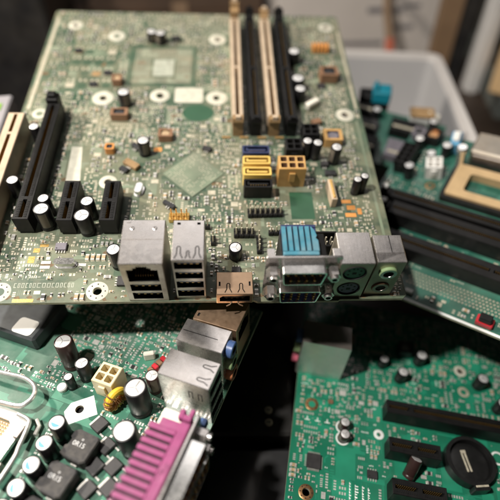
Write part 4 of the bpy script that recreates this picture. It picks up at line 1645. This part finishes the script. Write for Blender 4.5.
keep(sc_, 7.4, -41.2, 17.4, -31.2)
chip(C, 41.6, -37.2, 0, 5.0, 3.9, 1.6, 'grey_chip', 4)
keep(sc_, 38, -41, 45.2, -33.4)
chip(C, 19.4, -2.2, 0, 2.6, 2.4, 1.2, 'brown_part', 0)
keep(sc_, 17.6, -4, 21.2, -.6)
patch(C, rect(23.6, -41.5, 33.4, -25.6), .02, 'trace_green', 'bare_mask')
keep(sc_, 23.4, -41.7, 33.6, -25.4)
for x, y, r, h in ((103.4, 25.2, 3.2, 9), (58, 20, 3.0, 9), (70, 34, 3.2, 9), (112, 12, 3, 9), (48.4, 27.6, 2.8, 7)):
    capacitor(C, x, y, r, h, 'sleeve_black', 120)
    keep(sc_, x - r, y - r, x + r, y + r)
ring(C, 95, 19.8, 1.6, 3.2, 'pad_tin', 'solder_ring')
keep(sc_, 91, 16, 99, 24)
ring(C, 107.4, -15.8, 2.6, 3.6, 'silk_bright', 'printed_ring')
keep(sc_, 103.5, -19.6, 111.2, -12)
coil_block(C, 62, 40, 0, 8, 8, 5, 'chip_body_black', 'chip_body_grey')
keep(sc_, 57, 35, 67, 45)
for x, y in ((13.0, -14.5), (7.5, -14.6), (18.2, -14.4)):
    b = MB()
    b.box(x - 1.4, y - .25, 0, x + 1.4, y + .25, .05, 'silk_bright')
    b.box(x - .25, y + .25, 0, x + .25, y + 1.9, .05, 'silk_bright')
    b.build('printed_arrow', C, smooth=False)
    keep(sc_, x - 1.5, y - .4, x + 1.5, y + 2)
# printed block of code near the lower slots
b = MB()
rg = random.Random(9)
for cx_, wd in ((34.2, 1.8), (37.4, 1.2), (40.2, 1.2), (31.0, 1.0)):
    y = -58.0
    while y < -43.6:
        hh = rg.uniform(.6, 1.5)
        b.box(cx_ - wd / 2, y, 0, cx_ + wd / 2 * rg.uniform(.2, 1), y + hh * .55, .02, 'silk_bright')
        b.box(cx_ - wd / 2, y + hh * .56, 0, cx_ - wd / 2 + .35, y + hh * .95, .02, 'silk_bright')
        y += hh + .25
    keep(sc_, cx_ - wd / 2, -58, cx_ + wd / 2, -43)
stuff(b.build('silkscreen_code', C, smooth=False, weld=False))
sc_.fill(C, 'trace_green', 'silk_bright', 950, 300, 800, 420, 700, silk_runs=420, pours=260, big=.95, pad_m='solder',
         dens=lambda x, y: 1.0 if (x < 30 and y < 10) else .45)

# ------------------------------------------------------------------ board with long black slots, right
D = thing('motherboard', 'blurred teal green motherboard with long black memory slots at the right', 'motherboard',
          (82.8, 210, 44.5), (15.4, -4.2, -35.3), GROUP)
board(D, [(-24, -32.4), (120, -32.4), (120, 96), (-24, 96)], [], 'pcb_teal')
sd = Surface(-24, -32.4, 120, 96, 31)
for y0, m in ((-4, 0), (16.3, 1), (26.6, 2)):
    o = slot(D, 'memory_slot', -6 if m < 2 else -10, y0, 0, 122, width=9.6 if m < 2 else 6, height=12.5, key_at=64, ribs=False)
    keep(sd, -16, y0 - 4.5, 118, y0 + 4.5)
    b = MB()
    b.box(-7.5, -3.2, 0, -.02, 3.2, 13, 'black_plastic', .8)
    b.box(-6.4, -2.2, 13, -2.6, 2.2, 15.4, 'black_plastic', .6)
    b.box(-6.2, -1.9, 15.3, -2.8, 1.9, 16.6, 'white_plastic', .5)  # white clip tip, enlarged to paint in the glint there
    b.build('latch', o)
# pad rows near the front edge
b = MB()
for j in range(5):
    for i in range(44):
        x, y = 20.5 + i * 1.9 + (j % 2) * .95, -13.4 - j * 1.9
        b.lathe([(.62, .03), (.3, .05)], 'pad_tin', 8, x, y)
        b.lathe([(.3, .05), (0, .02)], 'cavity', 6, x, y)
stuff(b.build('solder_pads', D, smooth=False, weld=False))
keep(sd, 18, -23, 106, -12)
b = MB()
b.box(-24, -32.3, 0, 119.6, -30.9, .04, 'silk_bright')
b.build('printed_line', D, smooth=False)
keep(sd, -24, -32.4, 120, -30.6)
b = MB()
b.box(-4.2, -2.6, 0, 4.2, 2.6, 3.4, 'red_plastic', .4)
b.box(-3.0, -2.0, 3.4, 3.0, 2.0, 7.0, 'black_plastic', .4)
b.build('jumper_block', D, (64.2, -27.6, 0))
keep(sd, 59.5, -30.6, 69, -24.6)
b = MB()
b.box(-2.2, -1.2, 0, 2.2, 1.2, 2.2, 'white_plastic', .3)
b.build('film_capacitor', D, (24.0, -27, 0))
keep(sd, 21, -29, 27, -25)
b = MB()
b.prism(rrect(-18, -12, 30, 14, 1.5, 3), 0, 6, 'socket_tan', [rrect(-9, -6.5, 21, 8, 2, 3)])
so = b.build('processor_socket', D, (34, 55, 0))
b = MB()
b.prism(rrect(-20.5, -14.5, 32.5, 16.5, 2, 3), 0, 4.5, 'black_plastic', [rrect(-18.2, -12.2, 30.2, 14.2, 1.5, 3)])
b.build('socket_frame', so)
keep(sd, 12, 39, 68, 73)
b = MB()
b.box(0, 0, 0, 44, 18, 13, 'steel_dirty_shaded', 1.2)
b.box(2, -1.4, 4, 42, -.003, 11, 'steel_dark', .5)
b.build('heatsink', D, (19, 75, 0))
b = MB()
b.lathe([(2.6, 0), (2.6, 15), (3.4, 15.2), (3.4, 17.5), (2.6, 18.4), (0, 18.4)], 'shiny_tin', 18)
b.build('bolt', D, (15.5, 70.5, 0))
keep(sd, 10, 66, 64, 96)
for x, y, r, h in ((-10, 52, 3.2, 11), (-2, 68, 3, 10), (4, 78, 3.2, 10), (-14, 78, 3, 10)):
    capacitor(D, x, y, r, h, 'sleeve_black', 30)
    keep(sd, x - r, y - r, x + r, y + r)
grid_plug(D, 'power_header', -16, 62, 0, 2, 4, 'black_plastic', 11)
grid_plug(D, 'power_header', 3, 60, 20, 2, 2, 'white_plastic', 11)
keep(sd, -22, 50, -10, 74)
keep(sd, -3, 54, 9, 66)
b = MB()
b.box(-3, -6, 0, 3, 6, 9, 'sky_blue', .5)
b.box(-2, -4, 9, 2, 4, 11, 'white_plastic', .4)
b.build('drive_connector', D, (7, 87, 0), 10)
coil_block(D, -8, 88, 0, 10, 10, 7, 'black_plastic', 'copper')
coil_block(D, -18, 88, 0, 8, 8, 6, 'mauve_chip', 'chip_body_black')
keep(sd, -23, 80, 12, 95)
ring(D, 5, 50, 1.6, 3, 'copper')
keep(sd, 1.5, 46.5, 8.5, 53.5)
sd.fill(D, 'trace_teal', 'silk_white', 260, 300, 220, 260, 300, silk_runs=60, pours=200, pad_m='pad_tin')

# ------------------------------------------------------------------ bin behind with loose scraps
t = thing('plastic_bin', 'grey plastic bin with a pale rim standing behind the boards', 'bin', (87, 402, -25), (0, 0, -6))


def wall(pts, th, m, nm):
    b = MB()
    b.prism(pts, 0, th, m)
    return b


b = MB()
z1 = 74.0
o_, i_ = rrect(-110, -100, 86, 72, 9, 5), rrect(-107, -97, 83, 69, 7, 5)
b.prism(o_, 0, z1, 'bin_grey', [i_], mhole='bin_grey')
b.build('wall', t)
b = MB()
b.prism(i_, .5, 3, 'bin_grey')
b.build('floor_panel', t)
b = MB()
b.prism(rrect(-114, -104, 90, 76, 11, 5), z1 - 1, z1 + 4.5, 'bin_rim', [rrect(-107.5, -97.5, 83.5, 69.5, 7, 5)])
b.build('rim', t)


def scrap(name, label, cat, loc, rot, build):
    o = thing(name, label, cat, loc, rot)
    build(o)
    return o


def sc_teal(o):
    b = MB()
    b.box(-11, -6, 0, 11, 6, 13, 'black_plastic', .8)
    b.build('body', o)
    b = MB()
    b.box(-2, -6.4, 8, 11.4, 6.4, 17, 'teal_plastic', .8)
    b.box(-1, -5, 17, 1.5, 5, 20, 'teal_plastic', .5)
    b.build('hood', o)


scrap('loose_connector', 'black and teal loose connector lying against the bin', 'connector', (93, 338, 64), (6, 0, -12), sc_teal)


def sc_card(o):
    b = MB()
    b.box(-44, -26, 0, 44, 26, 1.6, 'pcb_teal')
    b.build('circuit_board', o)
    for k, (x0, y0, x1, y1, h, m) in enumerate(((-42, -24, -18, -10, 9, 'black_plastic'), (-14, -22, 2, -8, 7, 'black_plastic'), (8, -22, 20, -6, 7, 'mauve_chip'),
                                               (-38, -4, -24, 8, 9, 'steel_dark'), (-18, -2, -2, 10, 5, 'grey_chip'), (6, 2, 30, 14, 8, 'black_plastic'), (-40, 14, -8, 22, 6, 'black_plastic'))):
        b = MB()
        b.box(x0, y0, 1.6, x1, y1, 1.6 + h, m, .5)
        b.box(x0 + 2, y0 + 2, 1.6 + h, x1 - 2, y0 + 4, 2.4 + h, 'pad_tin', .2)
        b.build('component', o)
    for x, y in ((26, -20), (34, -14), (-6, 16), (34, 18)):
        capacitor(o, x, y, 3, 9).location.z = .0016


scrap('expansion_card', 'dark small circuit card leaning in the bin behind the right board', 'circuit card', (92, 306, 58), (14, 4, -22), sc_card)


def sc_white(o):
    b = MB()
    b.box(-8, -5, 0, 8, 5, 24, 'white_plastic', 1)
    b.box(-8.6, -5.4, 24, 8.6, 5.4, 26, 'brown_latch', .5)
    b.build('body', o)
    b = MB()
    b.box(-2, -7.5, 4, 4, -5.003, 10, 'orange_part', .5)
    b.build('clip', o)
    b = MB()
    b.tube([(4, 0, 24), (11, 0, 22), (13, -2, 14), (9, -4, 4)], 2.6, 'cream_white', 10)
    b.build('cable', o)


scrap('cable_plug', 'white plug with a brown top and cream cable behind the right board', 'plug', (125, 322, 46), (10, 0, -8), sc_white)

# ------------------------------------------------------------------ far background
t = thing('white_carton', 'blurred white carton with dark printing at the back of the table', 'carton', (150, 700, -25), (0, 0, 3))
b = MB()
b.box(-120, -60, 0, 95, 110, 95, 'carton_white', 1.5)
b.build('box', t)
for x0, z0, w, h in ((-6, 60, 46, 7), (30, 40, 26, 6), (-40, 20, 60, 6), (40, 66, 20, 5)):
    b = MB()
    b.box(x0, -60.4, z0, x0 + w, -60.02, z0 + h, 'carton_print')
    b.build('printed_mark', t)

t = thing('brush_tool', 'slim brown-handled tool with an orange-red tip leaning on the carton', 'hand tool', (159, 560, -25), (0, 0, 0))
b = MB()
b.tube([(-3, -14, 60), (0, 30, 76), (14, 130, 112)], 5.0, 'handle_brown', 12)
b.build('handle', t)
b = MB()
b.tube([(-5, -30, 52), (-3, -13, 61)], 5.6, 'tip_red', 12)
b.tube([(-6.5, -46, 42), (-5, -31, 51)], 3.2, 'tip_red', 12)
b.build('tip', t)

t = thing('wooden_plank', 'upright brown wooden plank beside the white carton', 'plank', (232, 590, -25), (0, 0, -8))
b = MB()
b.box(-13, -9, 0, 11, 9, 260, 'plank_brown', 1)
b.build('board', t)
t = thing('black_strip', 'narrow black strip standing beside the brown plank', 'strip', (252, 585, -25), (0, 0, -8))
b = MB()
b.box(-7, -8, 0, 7, 8, 260, 'case_black', 1)
b.build('panel', t)
t = thing('aluminium_post', 'pale grey aluminium post standing behind the bin at upper right', 'post', (266, 555, -25), (0, 0, -8))
b = MB()
b.box(-9, -9, 0, 9, 9, 260, 'alu_profile', 1.5)
b.box(-3, -10.5, 0, 3, -9.003, 260, 'alu_profile', .3)
b.build('profile', t)
t = thing('dark_crate', 'dark grey-green crate at the upper right edge', 'crate', (365, 560, -25), (0, 0, -8))
b = MB()
b.box(-84, -90, 0, 90, 90, 30, 'box_greygreen', 1)
b.build('body', t)
b = MB()
b.box(-80, 60, 30, 90, 90, 190, 'box_greygreen', 1)
b.build('back_panel', t)
t = thing('tan_box', 'tan cardboard box on the dark crate at the right edge', 'box', (336, 512, 5), (0, 0, -26))
b = MB()
b.box(-62, -60, 0, 60, 50, 34, 'box_tan', 1)
b.build('body', t)
b = MB()
b.box(-62.3, -10, 34, 60.3, -2, 34.4, 'cream_white', .1)
b.build('tape', t)

t = thing('small_carton', 'white carton with green and blue print beside the left edge', 'carton', (-146, 262, -25), (0, 0, 11))
b = MB()
b.box(-80, -27, 0, 0, 27, 124, 'carton_dull', 1)
b.build('box', t)
b = MB()
b.box(-14, 6, 124.02, -4, 15, 124.4, 'leaf_green', .1)
b.build('printed_mark', t)
b = MB()
b.box(-16, -22, 124.02, -3.5, -8, 124.4, 'sky_blue', .1)
b.build('printed_mark', t)

t = thing('cardboard_box', 'blurred brown box behind the large board at the top', 'box', (-90, 760, -25), (0, 0, 5))
b = MB()
b.box(-130, -80, 0, 100, 80, 62, 'box_brown', 1)
b.build('body', t)
b = MB()
b.box(-20, -80.5, 0, 0, -80.02, 62, 'handle_brown', .1)
b.build('tape', t)
t = thing('dark_case', 'black equipment case in the dark corner at upper left', 'case', (-330, 560, -25), (0, 0, 10))
b = MB()
b.box(-120, -90, 0, 120, 90, 130, 'case_black', 4)
b.build('body', t)
b = MB()
b.box(-40, -92, 70, 40, -90.003, 84, 'heatsink_grey', 1)
b.build('handle', t)
